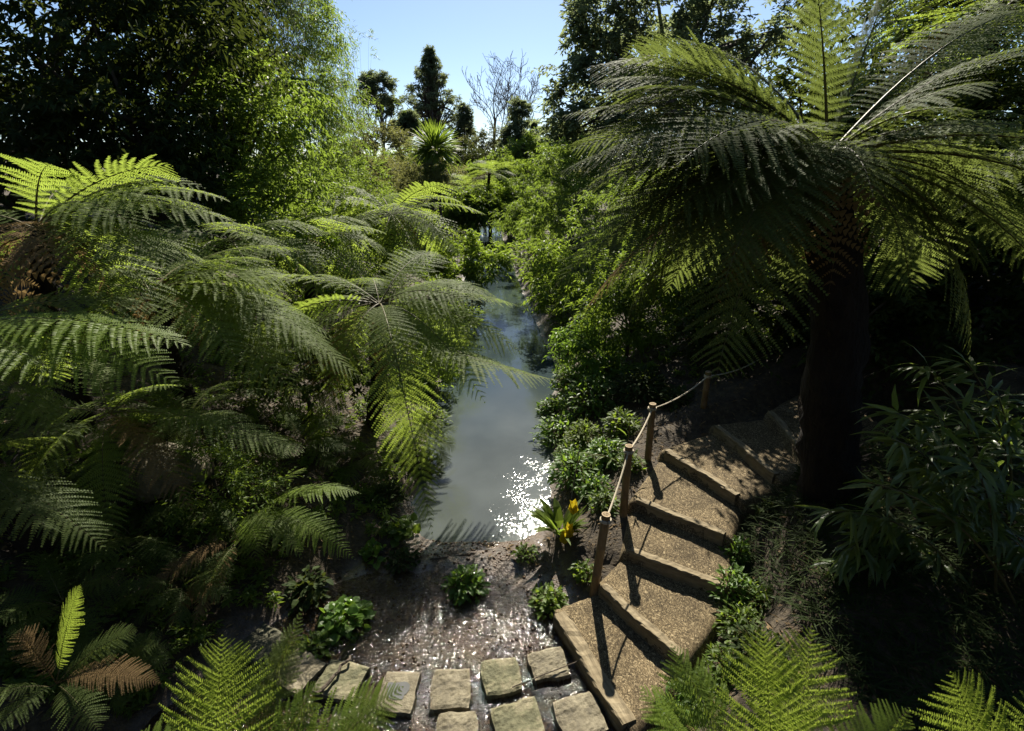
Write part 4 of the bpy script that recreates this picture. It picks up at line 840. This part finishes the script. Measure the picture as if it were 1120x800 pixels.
for i, (p, z, r, h, n, m_, lab) in enumerate([((462, 505), .15, .35, .35, 320, 'dark_leaf', 'dark leafy plant left of the pond behind the hanging frond'), ((470, 455), .15, .4, .4, 320, 'mid_leaf', 'leafy plant on the left waterline under the long frond'), ((425, 545), .25, .3, .3, 260, 'dark_leaf', 'dark plant at the foot of the hanging frond'), ((445, 490), .3, .35, .3, 300, 'dark_leaf', 'dark clump on the left bank between fern trunk and pond')]):
    herb('bank_plant', lab, PZ(*p, z), r, h, m_, 400+i, n, .09, .035, group='leafy plants of the left water edge', blade=None)
BG = 'leafy plants of the right water edge'
for i, (p, z, r, h, n, m_, L_, lab) in enumerate([((640, 480), .4, .4, .4, 360, 'light_leaf', .09, 'light green plant in the middle of the bank left of the posts'), ((605, 445), .12, .35, .3, 300, 'bright_leaf', .09, 'small bright plant right at the water below the frond tip'),
                                                 ((680, 470), .6, .35, .4, 320, 'mid_leaf', .09, 'green plant just left of the third post top'), ((650, 535), .4, .3, .28, 280, 'bright_leaf', .08, 'leafy plant between the thin stick and the second post'), ((625, 500), .25, .3, .3, 280, 'mid_leaf', .08, 'plant on the bank edge above the thin stick'),
                                                 ((690, 510), .62, .2, .25, 180, 'mid_leaf', .07, 'narrow plant against the foot of the third post'), ((665, 410), .6, .6, .5, 420, 'bright_leaf', .10, 'leafy mound below the cascading shrub and left of the shade'),
                                                 ((630, 520), .3, .45, .45, 460, 'bright_leaf', .09, 'leafy plant between the yellow flower and the second post'), ((665, 500), .5, .35, .35, 380, 'bright_leaf', .09, 'bright plant left of the third bamboo post'),
                                                 ((615, 470), .2, .55, .4, 460, 'bright_leaf', .10, 'water edge plant dipping to the pond at the frond tip'), ((650, 440), .5, .7, .6, 620, 'bright_leaf', .10, 'dense plant mound above the water edge'),
                                                 ((700, 430), .8, .6, .45, 480, 'dark_leaf', .11, 'round leaved shade plant behind the third post'), ((625, 420), .3, .5, .5, 420, 'bright_leaf', .10, 'bright plant at the bend below the cascading shrub'),
                                                 ((660, 560), .35, .22, .22, 220, 'mid_leaf', .07, 'small plant left of the second post foot'), ((740, 440), .9, .4, .3, 260, 'dark_leaf', .10, 'dim plant left of the fourth post')]):
    herb('bank_plant', lab, PZ(*p, z), r, h, m_, 340+i, int(n*1.5), L_, L_*.42, group=BG, blade=None)
# skunk cabbage
b = on(PZ(613, 592, .1)); t = thing('skunk_cabbage', 'yellow flowered plant with upright green leaves at the pond edge', 'flowering plant', b); rng = np.random.default_rng(360)
lm = MB(); n = 42; a = rng.random(n)*6.283; d = nrm(np.stack([np.cos(a), np.sin(a), .9+1.2*rng.random(n)], 1)*A(.75, .75, 1))
leaf_faces(lm, b+d*A(.3, .3, 0)*.5, d, nrm(-np.stack([np.cos(a), np.sin(a), a*0-.3], 1)), .26+.26*rng.random(n), .06+.07*rng.random(n), .1+.4*rng.random(n), .1, True); lm.build('leaves', M['light_leaf'], t)
for k, (dx, dy, dz) in enumerate([(.02, -.24, .02), (.14, -.05, .32), (.08, -.2, .08)]):
    ym = MB(); a = np.array([0., 1.8, 3.4, 4.8])+k; d = nrm(np.stack([np.cos(a)*.35, np.sin(a)*.35, a*0+1], 1))
    leaf_faces(ym, np.tile(b+A(dx, dy, dz), (4, 1)), d, nrm(-np.stack([np.cos(a), np.sin(a), a*0], 1)), .22, .13, -.1, .3, True); ym.build('flower', M['yellow'], t)
# arching young bamboo beside the second post
b = on(PZ(672, 520, .45)); tip = PY(640, 505, 6.3)
blade_plant('young_bamboo', 'young bamboo shoot arching left over the bank by the posts', b, [PY(640, 500, 6.0), PY(690, 455, 6.4)], 'light_leaf', 370, .2, .03, 11)
# fallen twigs and sticks
for i, (p, q, z, r, lab) in enumerate([((345, 760), (385, 718), .12, .02, 'thick wet twig lying between two stepping stones'), ((625, 545), (634, 490), .3, .008, 'thin pale stick standing by the yellow flower'), ((560, 752), (690, 700), .1, .006, 'thin stick lying by the lowest timber'),
                                       ((470, 612), (590, 596), .03, .012, 'wet stick at the edge of the glittering water')]):
    rng = np.random.default_rng(380+i); s_ = PZ(*p, z); e_ = PZ(*q, z)
    if i == 1: e_ = PY(*q, s_[1])
    s = np.linspace(0, 1, 9)[:, None]; mb = MB(); tube(mb, s_+(e_-s_)*s+rng.normal(size=(9, 3))*r*.6, np.linspace(r, r*.6, 9), 6, cap=True)
    tag(mb.build('stick', M['bark' if i != 1 else 'bark_pale'], base=s_), lab, 'stick', 'fallen sticks')


# bare earth boulder on the left slope
rng = np.random.default_rng(460); c = on(PZ(182, 515, 1.2)); n = 18; u = np.linspace(0, math.pi*.62, n); q = np.arange(28)*2*math.pi/28
Uu, Qq = np.meshgrid(u, q, indexing='ij'); rr = 1+.28*fnoise(np.cos(Qq)*1.6+3, np.sin(Qq)*1.6+Uu)+.05*fnoise(Qq*4, Uu*6)
V = np.stack([np.sin(Uu)*np.cos(Qq)*.50*rr, np.sin(Uu)*np.sin(Qq)*.42*rr, np.cos(Uu)*.34*rr], -1)+c+A(0, 0, .05)
ii, jj = np.meshgrid(np.arange(n-1), np.arange(28), indexing='ij'); mb = MB()
mb.add(V.reshape(-1, 3), np.stack([ii*28+jj, (ii+1)*28+jj, (ii+1)*28+(jj+1) % 28, ii*28+(jj+1) % 28], -1).reshape(-1, 4))
tag(mb.build('boulder', M['stone'], base=c, smooth=True), 'tan earthy boulder showing between the fern fronds on the left slope', 'rock')
